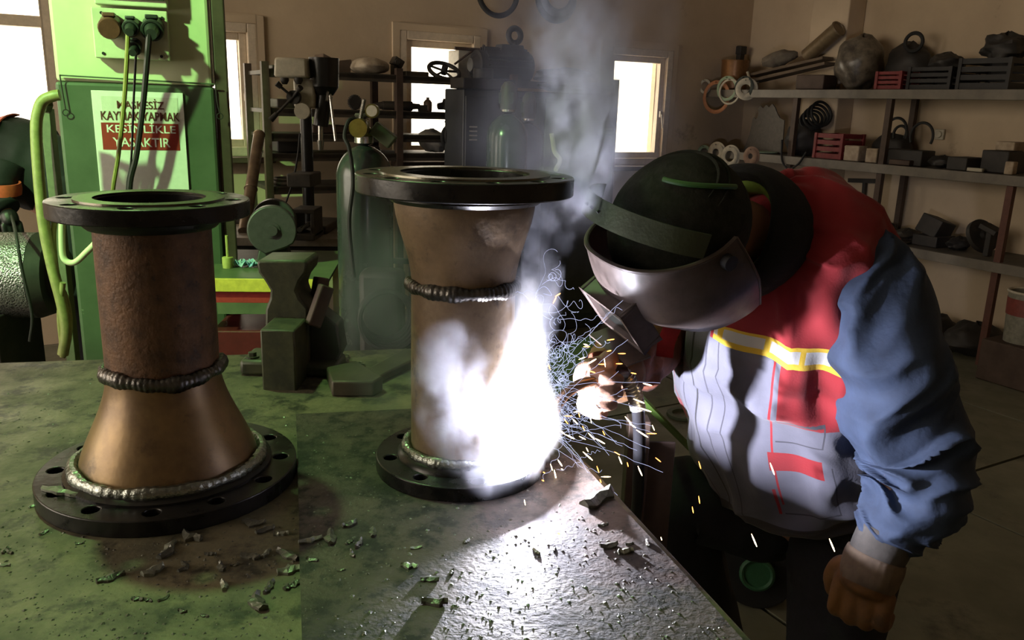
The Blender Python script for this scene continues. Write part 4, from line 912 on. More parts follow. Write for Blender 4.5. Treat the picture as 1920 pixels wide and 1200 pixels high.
# ------------------------------------------------------------------ back workbench with drill press
WY = 4.25; p = at(520, 428, WY); ZW = p.z
wl0, wr0 = at(404, 440, WY-.25), at(655, 440, WY+.0); wb = thing('back_bench', 'grimy pale topped workbench under the drill press', 'workbench', ((wl0.x+wr0.x)/2, WY, 0), math.radians(8))
Lw = (wr0.x-wl0.x)+.25
m = MB(); bx(m, 0, 0, ZW-.02, Lw, .62, .04); m.build('worktop', mat('worn_top', (.33, .28, .22), (.12, .10, .08), scale=7, rough=.6, bump=.2), wb, world=False, smooth=False, bevel=.003)
m = MB(); bx(m, 0, -.27, ZW-.09, Lw-.04, .03, .10); m.build('apron', M_dark, wb, world=False, smooth=False)
for sx in (-1, 1):
    for sy in (-1, 1): m = MB(); bx(m, sx*(Lw/2-.05), sy*.26, (ZW-.04)/2, .06, .06, ZW-.04); m.build('leg', M_dark, wb, world=False, smooth=False)
dY = WY+.02; D = lambda x, y, dy=0: at(x, y, dY+dy); sD = pixscale(D(580, 250))
dc = D(580, 425); dp = thing('drill_press', 'pillar drill press with cream belt cover on the back bench', 'drill press', (dc.x, dY, ZW))
m = MB(); m.box((dc.x, dY, ZW+.02), (.26, .34, .04)); m.build('base', M_grim, dp, bevel=.008)
m = MB(); m.cyl((dc.x, dY, ZW+.04), (dc.x, dY, D(580, 150).z), 11*sD, n=20); m.build('column', plain('drill_black', (.02, .02, .02), .35, .5), dp)
c = (D(562, 113)+D(562, 146))/2; m = MB(); m.box(c-Y3*.06, (60*sD, .24, 34*sD), None, .94); m.build('belt_cover', M_cream, dp, bevel=.012)
c = D(615, 140); m = MB(); m.cyl(c+Z3*.075-Y3*.08, c-Z3*.06-Y3*.08, 27*sD, 25*sD, n=24); m.cyl(c-Z3*.06-Y3*.08, c-Z3*.10-Y3*.08, 25*sD, 15*sD, n=24); m.cyl(c-Z3*.10-Y3*.08, D(608, 235)-Y3*.08, 14*sD, n=20); m.build('drive_head', plain('drill_head_black', (.015, .015, .016), .35), dp)
m = MB(); m.box((D(582, 152)+D(582, 200))/2-Y3*.06, (38*sD, .14, 50*sD)); m.build('head_casting', M_cream, dp, bevel=.01)
for x in (552, 577): m = MB(); p = D(x, 148)-Y3*.18; m.lathe([(.02, 0), (.022, -.012), (.012, -.03)], p, 12); m.build('knob', M_dark, dp)
hub = D(566, 183)-Y3*.17; m = MB(); m.cyl(hub, hub+Y3*.1, .032, n=16); hb2 = m.build('feed_hub', M_dark, dp)
for (x, y) in ((540, 158), (529, 224), (583, 165)):
    e = D(x, y)-Y3*.2; m = MB(); m.cyl(hub, e, .0065, n=8); m.cyl(hub.lerp(e, .72), e, .012, .015, n=10); m.build('feed_handle', M_dark, hb2)
for (x, y, x2, y2) in ((626, 170, 642, 262), (624, 162, 626, 190)):
    m = MB(); m.cyl(D(x, y)-Y3*.1, D(x2, y2)-Y3*.16, .007, n=8); m.build('depth_lever', M_chrome, dp)
m = MB(); q = D(583, 208)-Y3*.15; m.cyl(q, q-Y3*.03, 14*sD, n=20); m.build('gauge', M_cream, dp)
m = MB(); q0 = D(608, 234)-Y3*.08; m.cyl(q0, D(608, 262)-Y3*.08, .013, n=12); m.cyl(D(608, 262)-Y3*.08, D(608, 280)-Y3*.08, .018, .013, n=12); m.build('spindle', M_chrome, dp)
m = MB(); q = D(578, 333); m.box(q-Y3*.08, (44*sD, .22, 24*sD)); m.build('work_table', M_grim, dp, bevel=.006)
m = MB(); m.tube(path([D(567, 250)-Y3*.05, D(566, 290)-Y3*.08, D(558, 340)-Y3*.1, D(545, 378)-Y3*.1, D(536, 398)-Y3*.1], 24), .005, 6); m.build('power_cord', M_rubber, dp)
vzp = D(602, 398)-Y3*.28; dv = thing('machine_vise', 'small iron machine vise on the back bench below the drill', 'vise', (vzp.x, vzp.y, ZW))
m = MB(); w_ = 40*sD; m.box((vzp.x, vzp.y, ZW+.015), (w_, .2, .03)); m.box((vzp.x-w_*.4, vzp.y, ZW+.07), (w_*.2, .16, .11)); m.box((vzp.x+w_*.4, vzp.y, ZW+.07), (w_*.2, .16, .11)); m.box((vzp.x, vzp.y, ZW+.135), (w_, .16, .02)); m.build('vise_frame', M_grim, dv, bevel=.004)
m = MB(); m.cyl((vzp.x, vzp.y-.16, ZW+.06), (vzp.x, vzp.y+.1, ZW+.06), .012, n=12); m.build('vise_screw', M_chrome, dv)
for k, (x, y, w_, h_, lab) in enumerate([(455, 410, 26, 16, 'dark iron lump on the back bench near the leaning tube'), (420, 405, 20, 14, 'small rusty iron piece on the back bench by the pillar'), (545, 425, 22, 10, 'low dark casting on the back bench beside the grinder'), (560, 440, 26, 12, 'black block with a pale plate at the back bench edge')]):
    p = atz(x, y+h_/2, ZW); s = pixscale(p); m = MB(); m.box((p.x, p.y, ZW+h_*s/2), (w_*s, .09, h_*s), (0, 0, .3*k)); m.cyl((p.x-.02, p.y, ZW+h_*s), (p.x-.02, p.y, ZW+h_*s*1.5), .018, n=10); single(m, 'iron_part', M_grim, lab, 'iron part', bevel=.006)
# long steel tube leaning on the wall
a, b = at(463, 402, 4.15), at(486, 252, 4.62); m = MB(); d = b-a; a2 = a+d*((ZW-a.z)/d.z+.02); m.tube([a2, b], .030, 18); m.ring(b, .027, .006, 18, 6, axis=d); m.ring(a.lerp(b, .3), .031, .004, 18, 6, axis=d)
single(m, 'leaning_tube', mat('dull_tube', (.26, .20, .13), (.14, .10, .07), scale=10, rough=.4, metal=.6), 'long dull metal tube leaning between window and rack', 'tube')
# ------------------------------------------------------------------ gas cylinders
def gas_cylinder(c, r, h, mt, label, cap):
    t = thing('gas_cylinder', label, 'gas cylinder', c); sh = r*1.25
    pr_ = [(r*.92, 0), (r, .02), (r, h-sh)]+[(r*math.cos(x)*.86+r*.14*(1-x/1.5), h-sh+sh*.85*math.sin(x)) for x in np.linspace(.1, 1.42, 9)]+[(r*.30, h-sh*.10), (r*.30, h)]
    m = MB(); m.lathe(pr_, (0, 0, 0), 40); m.build('cylinder_body', mt, t, world=False)
    m = MB(); m.lathe([(r*.34, h-.012), (r*.34, h+.012), (r*.2, h+.016), (r*.2, h+.07), (r*.12, h+.075)], (0, 0, 0), 18); v = m.build('valve', M_chrome, t, world=False)
    if cap == 'cap':
        m = MB(); m.lathe([(r*.40, h), (r*.42, h+.07), (r*.36, h+.12), (r*.2, h+.145), (0, h+.15)], (0, 0, 0), 20); m.build('valve_cap', M_grim, t, world=False)
        for k in range(4): an = k*PI/2+.4; m = MB(); m.box((r*.40*math.cos(an), r*.4*math.sin(an), h+.06), (.02, .02, .06)); m.build('cap_slot', M_dark, v, world=False)
    else:
        m = MB(); m.ring((0, 0, h+.085), r*.25, .008, 18, 6); m.cyl((0, 0, h+.07), (0, 0, h+.09), .01, n=8); m.build('hand_wheel', M_grim, v, world=False)
    return t
cY = 3.05; gcp = at(686, 500, cY); gr2 = 51*pixscale(gcp); gh = at(690, 262, cY).z
M_cyl = mat('cylinder_dark_paint', (.035, .045, .04), (.02, .025, .024), scale=8, rough=.16, bump=.05, rough2=.3)
gt = gas_cylinder(Vector((gcp.x, cY, 0)), gr2, gh, M_cyl, 'shiny dark gas cylinder with regulator in front of the drill press', 'wheel')
rp = at(676, 240, cY-.06); L_ = lambda p: p-Vector((gcp.x, cY, 0))
m = MB(); m.cyl(L_(at(690, 250, cY)), L_(rp), .022, n=14); m.cyl(L_(rp), L_(rp-Y3*.05), .032, n=20); rg2 = m.build('regulator', plain('brass', (.40, .32, .08), .35, .8), gt, world=False)
for (x, y, r_) in ((674, 236, .026), (697, 208, .024)):
    q = at(x, y, cY-.10); m = MB(); m.cyl(L_(q), L_(q+Y3*.03), r_, n=22); o = m.build('pressure_gauge', plain('gauge_brass', (.20, .18, .05), .3, .6), rg2, world=False); m = MB(); m.cyl(L_(q-Y3*.002), L_(q), r_*.8, n=20); m.build('gauge_dial', M_cream, o, world=False)
m = MB(); m.cyl(L_(at(683, 186, cY-.1)), L_(at(676, 222, cY-.08)), .007, n=8); m.build('regulator_key', M_chrome, rg2, world=False)
m = MB(); m.bar(L_(at(700, 238, cY-.02)), L_(at(737, 268, cY-.02)), .05, .05); m.build('regulator_block', M_green_b, rg2, world=False, bevel=.005)
m = MB(); m.tube([L_(p_) for p_ in path([at(674, 226, cY-.08), at(655, 225, cY-.1), at(646, 255, cY-.12), at(655, 280, cY-.13), at(662, 340, cY-.13), at(655, 420, cY-.14), at(664, 520, cY-.14)], 40)], .007, 8); m.build('gas_hose', M_rubber, gt, world=False)
tr = thing('cylinder_trolley', 'black two wheeled trolley carrying the shiny gas cylinder', 'trolley', (gcp.x+.05, cY, 0))
m = MB()
for x in (-.13, .15): m.tube([(gcp.x+x, cY+.19, .05), (gcp.x+x, cY+.19, .95), (gcp.x+x*.8, cY+.25, 1.05)], .014, 8)
for z in (.15, .5, .85): m.bar((gcp.x-.13, cY+.19, z), (gcp.x+.15, cY+.19, z), .02)
m.box((gcp.x, cY+.17, .02), (.3, .08, .012)); m.build('frame', M_dark, tr)
for x in (-.17, .19): m = MB(); m.ring((gcp.x+x, cY+.24, .11), .085, .025, 24, 8, axis='X'); m.cyl((gcp.x+x-.02, cY+.24, .11), (gcp.x+x+.02, cY+.24, .11), .06, n=16); m.build('wheel', M_rubber, tr)
# black tool case and hoses beside the cylinder
q = at(712, 560, cY-.18); q.z = .0; zt_ = at(712, 505, cY-.18).z
m = MB(); m.box((q.x+.01, q.y, zt_/2), (.15, .12, zt_)); o = single(m, 'wire_feeder', M_dark, 'tall black welding machine standing between the vise and upright spool', 'welding machine', bevel=.02)
tcs = thing('cable_coil', 'coil of black cable hanging on the tall welding machine', 'cable', (q.x, q.y-.08, .4)); 
m = MB()
for k in range(5): m.ring(at(722+k*2, 590+3*k, q.y-.075-.008*k), .085+.004*k, .008, 36, 6, axis=(.15, -1, .1*k))
m.build('coiled_cable', M_rubber, tcs)
for x, lab, r_, cp in ((950, 'tall gas cylinder with capped valve behind the rising smoke', .115, 'cap'), (988, 'second tall gas cylinder behind the smoke, nearer the window', .10, 'cap')):
    gY = 4.7 if x == 950 else 4.95; c = at(x, 300, gY); top = at(x, 205 if x == 950 else 222, gY).z
    gas_cylinder(Vector((c.x, gY, 0)), r_, top, M_cyl, lab, cp)
# ------------------------------------------------------------------ steel rack along the window wall
RO = .62
rk = thing('storage_rack', 'dark steel storage rack loaded with parts across the window wall', 'rack', pb(800, 300, RO-.2)*1.0)
rk.location.z = 0
def rz_(y, x=640): return pb(x, y, RO).z
SHZ = [rz_(136), rz_(206), rz_(252), rz_(288), rz_(348)]
xl, xr = 501, 1148
P0, P1 = pb(xl, 250, RO), pb(xr, 250, RO); u0, u1 = (P0-K).dot(U), (P1-K).dot(U)
def up(u, off):
    m = MB(); p = room(u, off, 0); m.box((p.x, p.y, SHZ[0]/2+.02), (.04, .04, SHZ[0]+.04), QB); m.build('upright', M_brown, rk, smooth=False)
for u in (u0, (pb(748, 250, RO)-K).dot(U), (pb(960, 250, RO)-K).dot(U), u1):
    for off in (RO, RO-.42): up(u, off)
for z in SHZ:
    m = MB(); p = room((u0+u1)/2, RO-.21, z-.015); m.box(p, (u1-u0, .44, .022), QB); m.box(room((u0+u1)/2, RO, z-.02), (u1-u0, .02, .045), QB); m.build('shelf_board', M_grim, rk, smooth=False)
def rk_at(px, k, off=None):
    p = pb(px, 200, RO-.2 if off is None else off); p.z = SHZ[k]+.002; return p
def rs(px): return pixscale(rk_at(px, 0))
def item_box(px, k, w, h, d, name, mt, label, cat, rz=0, bev=.006, off=None, taper=1.0, extra=None):
    p = rk_at(px, k, off); s = pixscale(p); m = MB(); m.box(p+Z3*h*s/2, (w*s, d, h*s), Matrix.Rotation(UA+rz, 3, 'Z'), taper)
    if extra: extra(m, p, s)
    return single(m, name, mt, label, cat, bevel=bev)
# top board
for k, (x, w, lab) in enumerate(((545, 70, 'flat dark steel bar lying on the rack end above the drill press'), (570, 80, 'second dark steel bar lying on the rack above the belt cover'))):
    item_box(x, 0, w, 8+3*k, .08, 'steel_bar', M_grim, lab, 'bar', rz=.05*k, off=RO-.1-.2*k)
p = rk_at(632, 0); s = pixscale(p); m = MB(); m.prism([(-28*s, 0), (28*s, 0), (30*s, 26*s), (4*s, 22*s), (-24*s, 34*s)], p, U, Z3, -V, .18); single(m, 'torn_carton', mat('brown_carton', (.12, .08, .055), (.07, .05, .035), scale=8, rough=.85), 'torn brown carton on top of the rack', 'carton', bevel=.004)
p = rk_at(692, 0); s = pixscale(p); m = MB(); m.ball(p+Z3*15*s, (36*s, .16, 16*s), 24, 14, rot=(0, 0, UA), wob=.07, seed=2); m.v = [(x, y, max(z, p.z)) for x, y, z in m.v]; single(m, 'plastic_sack', mat('sack_plastic', (.55, .47, .36), (.22, .17, .12), scale=9, rough=.5), 'stuffed pale plastic sack on top of the rack', 'sack')
p = rk_at(741, 0); s = pixscale(p); m = MB(); m.box(p+Z3*10*s, (12*s, .06, 20*s), QB); m.box(p+Z3*24*s+U*4*s, (20*s, .07, 15*s), QB @ Euler((0, .5, 0)).to_matrix()); m.cyl(p+Z3*24*s-V*-.04, p+Z3*24*s+V*.05, 6*s, n=14); single(m, 'work_lamp', M_grim, 'small tilted work lamp on top of the rack', 'lamp', bevel=.004)
item_box(775, 0, 46, 9, .14, 'steel_tray', M_grim, 'low tray of small parts on top of the rack', 'tray')
p = rk_at(832, 0); s = pixscale(p); ax = (V+Z3*1.6).normalized(); hw = thing('hand_wheel', 'spoked iron hand wheel lying before the window on the rack', 'wheel', p); c = p+Z3*13*s
m = MB(); m.ring(c, 29*s, 4*s, 36, 8, axis=ax); m.build('rim', M_dark, hw)
q = ax.to_track_quat('Z', 'Y').to_matrix()
for k in range(5): an = k*2*PI/5; m = MB(); m.cyl(c, c+q @ Vector((29*s*math.cos(an), 29*s*math.sin(an), 0)), 2.2*s, n=8); m.build('spoke', M_dark, hw)
m = MB(); m.cyl(c-ax*.02, c+ax*.03, 6*s, n=14); m.build('hub', M_dark, hw)
p = rk_at(866, 0, RO-.40); s = pixscale(p); m = MB(); m.box(p+Z3*26*s, (38*s, .16, 52*s), QB); bxo = single(m, 'white_box', M_cream, 'stained white metal box standing at the window edge on the rack', 'box', bevel=.004)
m = MB(); a = p+Z3*54*s+V*.1; m.tube([a-U*30*s, a+U*26*s, a+U*30*s+Z3*9*s], 3*s, 8); m.tube([a-U*30*s-Z3*28*s, a+U*10*s], 2*s, 8); single(m, 'bent_rod', M_brown, 'bent brown rod resting across the white metal box', 'rod')
# big electric motor with lifting eye
p = rk_at(942, 0); s = pixscale(p); mo = thing('electric_motor', 'heavy dark electric motor with lifting eye on top of the rack', 'motor', p)
m = MB(); c = p+Z3*26*s; m.cyl(c-U*58*s, c+U*52*s, 27*s, 27*s, n=28); m.cyl(c-U*70*s, c-U*58*s, 12*s, 20*s, n=20); m.build('motor_body', M_dark, mo)
for k in range(11): an = PI*k/10; m = MB(); m.box(c+(V*math.cos(an)+Z3*math.sin(an))*29*s, (90*s, 3*s, 9*s), QB @ Euler((an-PI/2, 0, 0)).to_matrix()); m.build('cooling_fin', M_dark, mo, smooth=False)
m = MB(); m.box(c+Z3*28*s+U*12*s, (56*s, .12, 22*s), QB, .8); m.build('terminal_box', M_dark, mo, bevel=.006)
m = MB(); m.ring(c+Z3*56*s+U*22*s, 13*s, 5.5*s, 28, 10, axis=V); m.cyl(c+Z3*30*s+U*22*s, c+Z3*44*s+U*22*s, 7*s, n=12); m.build('lifting_eye', M_dark, mo)
m = MB(); m.box(p+Z3*2*s, (80*s, .2, 4*s), QB); m.build('foot', M_dark, mo)
p = rk_at(1055, 0); s = pixscale(p); m = MB(); m.ball(p+Z3*13*s, (56*s, .17, 15*s), 26, 14, rot=(0, 0, UA), wob=.16, seed=9); m.v = [(x, y, max(z, p.z)) for x, y, z in m.v]; single(m, 'dusty_tarp', M_grim, 'crumpled dusty tarpaulin on top of the rack past the motor', 'tarpaulin')
# second board
p = rk_at(667, 1, RO-.06); s = pixscale(p); n_ = 24; pr_ = []
for k in range(n_*2): r_ = (14 if k % 2 else 11)*s; an = PI*k/n_; pr_.append((r_*math.cos(an), r_*math.sin(an)))
m = MB(); m.prism(pr_, p+Z3*13.5*s, U, Z3, -V, .03); single(m, 'gear', M_dark, 'toothed gear standing on the rack under the plastic sack', 'gear', smooth=False)
p = rk_at(755, 1, RO-.05); s = pixscale(p); m = MB(); m.cyl(p+Z3*9*s-U*40*s, p+Z3*9*s+U*18*s, 8*s, 9*s, n=18); m.cyl(p+Z3*9*s+U*18*s, p+Z3*9*s+U*34*s, 6*s, 5*s, n=14); m.cyl(p+Z3*8*s-U*62*s, p+Z3*9*s-U*40*s, 4*s, 7*s, n=14); m.box(p+Z3*6*s+U*40*s, (12*s, .05, 12*s), QB); single(m, 'angle_grinder', M_grim, 'long dark angle grinder lying on the rack beside the bottle', 'power tool')
p = rk_at(802, 1, RO-.05); s = pixscale(p); m = MB(); m.lathe([(7*s, 0), (8*s, 2*s), (8*s, 17*s), (5*s, 21*s), (3*s, 22*s), (3*s, 26*s)], p, 18); single(m, 'oil_bottle', plain('bottle_brown', (.13, .08, .05), .4), 'small brown oil bottle against the bright window', 'bottle')
p = rk_at(838, 1, RO-.08); s = pixscale(p); m = MB(); m.cyl(p+Z3*4*s, p+Z3*22*s+U*4*s, 13*s, 11*s, n=16); m.ball(p+Z3*26*s+U*6*s, 9*s, 14, 10); m.cyl(p+Z3*10*s-U*18*s, p+Z3*12*s, 6*s, 8*s, n=12); single(m, 'pump_head', M_dark, 'dark pump head on the rack next to the electrical cabinet', 'pump')
item_box(540, 1, 56, 16, .2, 'parts_box', M_grim, 'shallow iron parts box behind the drill head', 'box')
item_box(610, 2, 70, 14, .22, 'parts_box', M_brown, 'long brown parts box on the rack behind the drill spindle', 'box')
item_box(540, 3, 60, 22, .2, 'parts_box', M_dark, 'dark parts box behind the drill column', 'box')
p = rk_at(812, 3, RO-.14); s = pixscale(p); m = MB(); m.ball(p+Z3*20*s, (26*s, .12, 20*s), 22, 14, rot=(0, .3, UA), wob=.14, seed=5); m.v = [(x, y, max(z, p.z)) for x, y, z in m.v]; single(m, 'paper_sack', plain('white_paper', (.6, .55, .46), .8), 'crumpled white paper sack on the rack in the window', 'sack')
p = rk_at(852, 3, RO+.06); s = pixscale(p); m = MB()
for k in range(3): m.ring(p+Z3*(30+3*k)*s+U*k*5*s, (24+2*k)*s, 4*s, 30, 8, axis=V+U*.3*k)
m.ball(p+Z3*58*s, (16*s, .08, 13*s), 14, 10, wob=.2, seed=3); m.cyl(p+Z3*40*s, p+Z3*75*s+U*16*s, 5*s, n=8); single(m, 'belt_tangle', M_rubber, 'tangle of black drive belts hanging at the rack window', 'belts')
p = rk_at(690, 3, RO-.06); s = pixscale(p); m = MB(); m.ring(p+Z3*4*s, 20*s, 3.5*s, 30, 8); m.ring(p+Z3*10*s, 18*s, 3*s, 30, 8); single(m, 'steel_rings', M_grim, 'two stacked steel rings on the rack behind the gas cylinder', 'ring')
p = rk_at(530, 4, RO-.06); s = pixscale(p); m = MB(); m.ring(p+Z3*5*s, 22*s, 4*s, 30, 8); m.ring(p+Z3*12*s, 20*s, 3*s, 30, 8); single(m, 'rope_coil', M_grim, 'flat coil of dirty rope low on the rack behind the drill', 'rope')
# electrical cabinet in front of the rack
ec0, ec1 = pb(868, 250, RO+.32), pb(1152, 250, RO+.32); ucw = (ec1-ec0).length; ect = pb(1010, 172, RO+.32).z; ec = thing('control_cabinet', 'large dark steel control cabinet behind the smoke', 'cabinet', Vector(((ec0.x+ec1.x)/2, (ec0.y+ec1.y)/2, 0))-V*.13, UA)
M_cab = mat('cabinet_grey', (.055, .06, .065), (.035, .037, .04), scale=5, rough=.45, bump=.15)
m = MB(); bx(m, 0, 0, ect/2, ucw, .26, ect); m.build('cabinet_body', M_cab, ec, world=False, bevel=.008)
for sx in (-1, 1):
    m = MB(); bx(m, sx*ucw/4, -.137, ect/2+.03, ucw/2-.02, .014, ect-.14); d_ = m.build('cabinet_door', M_cab, ec, world=False, bevel=.004)
    m = MB(); bx(m, sx*.05, -.15, ect*.55, .02, .016, .12); m.build('door_handle', M_chrome, d_, world=False, bevel=.003)
    for k in range(4): m = MB(); bx(m, sx*(ucw/2-.06), -.147, ect*.86-.025*k, .05, .006, .008); m.build('vent_slot', M_cream, d_, world=False)
p = pb(905, 190, RO+.30); m = MB(); m.box((p.x, p.y, ect+.03), (.35, .18, .06), QB); m.cyl(Vector((p.x, p.y, ect+.06)), Vector((p.x, p.y, ect+.12)), .06, n=18); single(m, 'transformer', M_dark, 'squat dark transformer on the control cabinet', 'transformer', bevel=.006)
p = pb(1080, 180, RO+.30); m = MB(); m.ball((p.x, p.y, ect+.035), (.26, .11, .04), 24, 12, rot=(0, 0, UA), wob=.15, seed=12); m.v = [(x, y, max(z, ect)) for x, y, z in m.v]; single(m, 'oily_rags', M_dark, 'heap of oily rags on the control cabinet', 'rags')
m = MB(); m.tube(path([at(1042, 318, 4.2), at(1050, 300, 4.3), at(1040, 285, 4.4), at(1036, 262, 4.45), at(1034, 250, 4.45)], 24), .012, 8); 
single(m, 'pale_hose', M_cream, 'short pale hose curving up before the control cabinet', 'hose')
# belts hanging on the wall
for x, y, rx, w, lab, n_ in ((934, -14, 41, 10, 'thin black drive belt hanging high on the wall', 1), (1043, -4, 38, 16, 'thick stack of black drive belts hanging high on the wall', 2)):
    c = pb(x, y, .13); s = pixscale(c); m = MB()
    for k in range(n_): m.ring(c+V*.03*k+Z3*.02*k, (rx-5*k)*s, w/2*s, 44, 10, axis=V, flat=.02)
    c2 = c+Z3*rx*s; m.cyl(c2-V*.12, c2+V*.1, .012, n=10); single(m, 'drive_belt', M_rubber, lab, 'belt')
# ------------------------------------------------------------------ long shelves on the other wall
SO = .46
def sz(px, py): return ps(px, py, SO).z
SZ = [sz(1480, 168), sz(1400, 286), sz(1700, 462)]
v0 = max(.02, (ps(1281, 270, SO)-K).dot(V)); v1 = (ps(1990, 270, SO)-K).dot(V)
su = thing('wall_shelves', 'long three tier grey shelf unit along the side wall', 'shelf', room(-SO/2, (v0+v1)/2, 0))
for k, z in enumerate(SZ):
    va_ = v0 if k < 2 else (ps(1640, 460, SO)-K).dot(V)
    m = MB(); m.box(room(-SO/2, (va_+v1)/2, z-.012), (SO, v1-va_, .024), QB); m.build('shelf_board', mat('shelf_grey', (.13, .115, .095), (.08, .07, .06), scale=6, rough=.6, bump=.2), su, smooth=False)
    m = MB(); m.box(room(-SO-.012, (va_+v1)/2, z-.03), (.02, v1-va_, .06), QB); m.build('shelf_lip', M_cream if k == 1 and 0 else mat('lip_grey', (.21, .185, .15), (.13, .115, .095), scale=6, rough=.5, bump=.15), su, smooth=False, bevel=.003)
for px, o_ in ((1285, SO-.02), (1482, SO-.02), (1655, SO-.02), (1906, SO-.02), (1352, .05), (1560, .05), (1700, .05)):
    vv = (ps(px, 300, o_)-K).dot(V); m = MB(); top = SZ[0] if px != 1906 else SZ[1]; m.box(room(-o_, vv, top/2-.02), (.035, .04, top-.03), QB); m.build('upright', M_brown if px != 1906 else plain('red_oxide', (.12, .045, .03), .6), su, smooth=False)
def sh(px, k, off=.25):
    p = ps(px, 200, off); p.z = SZ[k]+.003; return p
QS = QB
def sbox(px, k, w, h, d, name, mt, label, cat, rz=0.0, off=.25, bev=.006, taper=1.0, lift=0.0):
    p = sh(px, k, off); s = pixscale(p); m = MB(); m.box(p+Z3*(h*s/2+lift), (d, w*s*1.15, h*s), Matrix.Rotation(UA+rz, 3, 'Z'), taper); return single(m, name, mt, label, cat, bevel=bev)
def crate(px, k, w, h, d, mt, label, off=.25):
    p = sh(px, k, off); s = pixscale(p); W_, H_ = w*s*1.15, h*s; t = thing('crate', label, 'crate', p, UA)
    m = MB(); m.box((0, 0, .006), (d, W_, .012)); m.build('crate_floor', mt, t, world=False, smooth=False)
    for sx in (-1, 1):
        for j in range(4):
            z = H_*(.12+.26*j); m = MB(); m.box((sx*d/2, 0, z), (.010, W_, H_*.17)); m.build('slat', mt, t, world=False, smooth=False)
            m = MB(); m.box((0, sx*W_/2, z), (d, .010, H_*.17)); m.build('slat', mt, t, world=False, smooth=False)
        for sy in (-1, 1): m = MB(); m.box((sx*(d/2), sy*W_/2, H_/2), (.022, .022, H_)); m.build('corner_post', mt, t, world=False, smooth=False)
    return t, p, s
def heap(px, k, w, h, d, name, mt, label, cat, seed, off=.25, lift=0.0, wob=.16):
    p = sh(px, k, off); s = pixscale(p); m = MB(); m.ball(p+Z3*(h*s*.5+lift), (d/2, w*s*.5, h*s*.52), 26, 16, rot=(0, 0, UA), wob=wob, seed=seed); m.v = [(x, y, max(z, p.z+lift)) for x, y, z in m.v]; return single(m, name, mt, label, cat)
# upper tier
p = room(-.31, .17, SZ[0]+.003); s = pixscale(p); m = MB(); m.lathe([(22*s, 0), (24*s, 2*s), (25*s, 50*s), (26*s, 53*s), (23.5*s, 53*s), (22*s, 4*s), (0, 3*s)], p, 30); single(m, 'copper_pot', plain('copper_paint', (.30, .15, .06), .35, .4), 'copper brown metal pot on the end of the top shelf', 'pot')
p = sh(1376, 0, .12); s = pixscale(p); m = MB(); m.box(p+Z3*40*s, (.05, 16*s, 80*s), QS @ Euler((.08, 0, 0)).to_matrix()); m.box(p+Z3*72*s, (.07, 24*s, 14*s), QS); single(m, 'bar_clamp', M_dark, 'dark bar clamp standing beside the copper pot', 'clamp', bevel=.004)
p = sh(1395, 0, .35); s = pixscale(p); m = MB(); m.tube(path([p+Z3*32*s-V*0, p+Z3*18*s+V*10*s, p+Z3*12*s+V*30*s], 14), 2.4*s, 8); single(m, 'pale_strip', M_cream, 'curved pale plastic strip between clamp and planks', 'strip')
for k, (w_, lf, tl, lab) in enumerate(((160, .09, .16, 'long old plank propped up on the top shelf'), (150, .14, .15, 'upper old plank lying on the propped plank'))):
    p = sh(1470, 0, .33-.06*k); s = pixscale(p); m = MB(); m.box(p+Z3*(lf+.03), (.12, w_*s*1.2, .022), QS @ Euler((-tl, 0, 0)).to_matrix()); single(m, 'plank', M_wood, lab, 'plank', bevel=.003)
p = sh(1450, 0, .28); s = pixscale(p); m = MB(); m.ball(p+Z3*(.235), (.09, 40*s, 13*s), 22, 12, rot=(-.2, 0, UA), wob=.12, seed=4); single(m, 'cloth_bundle', mat('grey_bundle', (.20, .17, .13), (.11, .09, .07), scale=12, rough=.9), 'grey cloth bundle on the propped planks', 'bundle')
p = sh(1522, 0, .25); s = pixscale(p); a = p+Z3*.25-V*-.0-V*.10; b = p+Z3*.43+V*.16
m = MB(); m.cyl(a, b, .055, n=24); m.ring(b, .054, .008, 24, 6, axis=(b-a)); single(m, 'paper_tube', plain('tube_bronze', (.22, .16, .09), .4, .3), 'thick tilted bronze tube with black mouth on the planks', 'tube')
sbox(1525, 0, 52, 26, .16, 'engine_part', M_brown, 'reddish iron casting under the raised planks', 'casting', rz=.1, off=.36)
heap(1602, 0, 84, 96, .34, 'bagged_motor', mat('dirty_film', (.20, .17, .13), (.06, .05, .04), scale=14, rough=.3, bump=.5), 'lumpy part wrapped in dirty clear film on the top shelf', 'bundle', 6, wob=.09)
heap(1690, 0, 90, 84, .20, 'dark_bundle', M_dark, 'big dark bundle of rubber parts behind the red crate', 'bundle', 7, off=.13, wob=.1)
p = sh(1696, 0, .22); s = pixscale(p); m = MB(); m.ring(p+Z3*86*s, 16*s, 3.5*s, 30, 8, axis=(-U+V*.2)); single(m, 'black_ring', M_rubber, 'black rubber ring standing on the dark bundle', 'ring')
crate(1676, 0, 44, 32, .18, M_crate_r, 'red slatted plastic crate at the top shelf edge', off=.36)
t, p, s = crate(1760, 0, 72, 40, .28, M_crate_b, 'black slatted crate next to the red crate on the top shelf', off=.28)
heap(1762, 0, 62, 36, .20, 'rag_pile', M_dark, 'dark rags heaped in the black crate', 'rags', 14, off=.28, lift=.10)
t, p, s = crate(1862, 0, 82, 56, .30, M_crate_b, 'larger black slatted crate near the red post on the top shelf', off=.26)
heap(1866, 0, 74, 50, .22, 'sheet_scraps', M_dark, 'torn dark sheet scraps piled high in the larger crate', 'scraps', 15, off=.26, lift=.16, wob=.25)
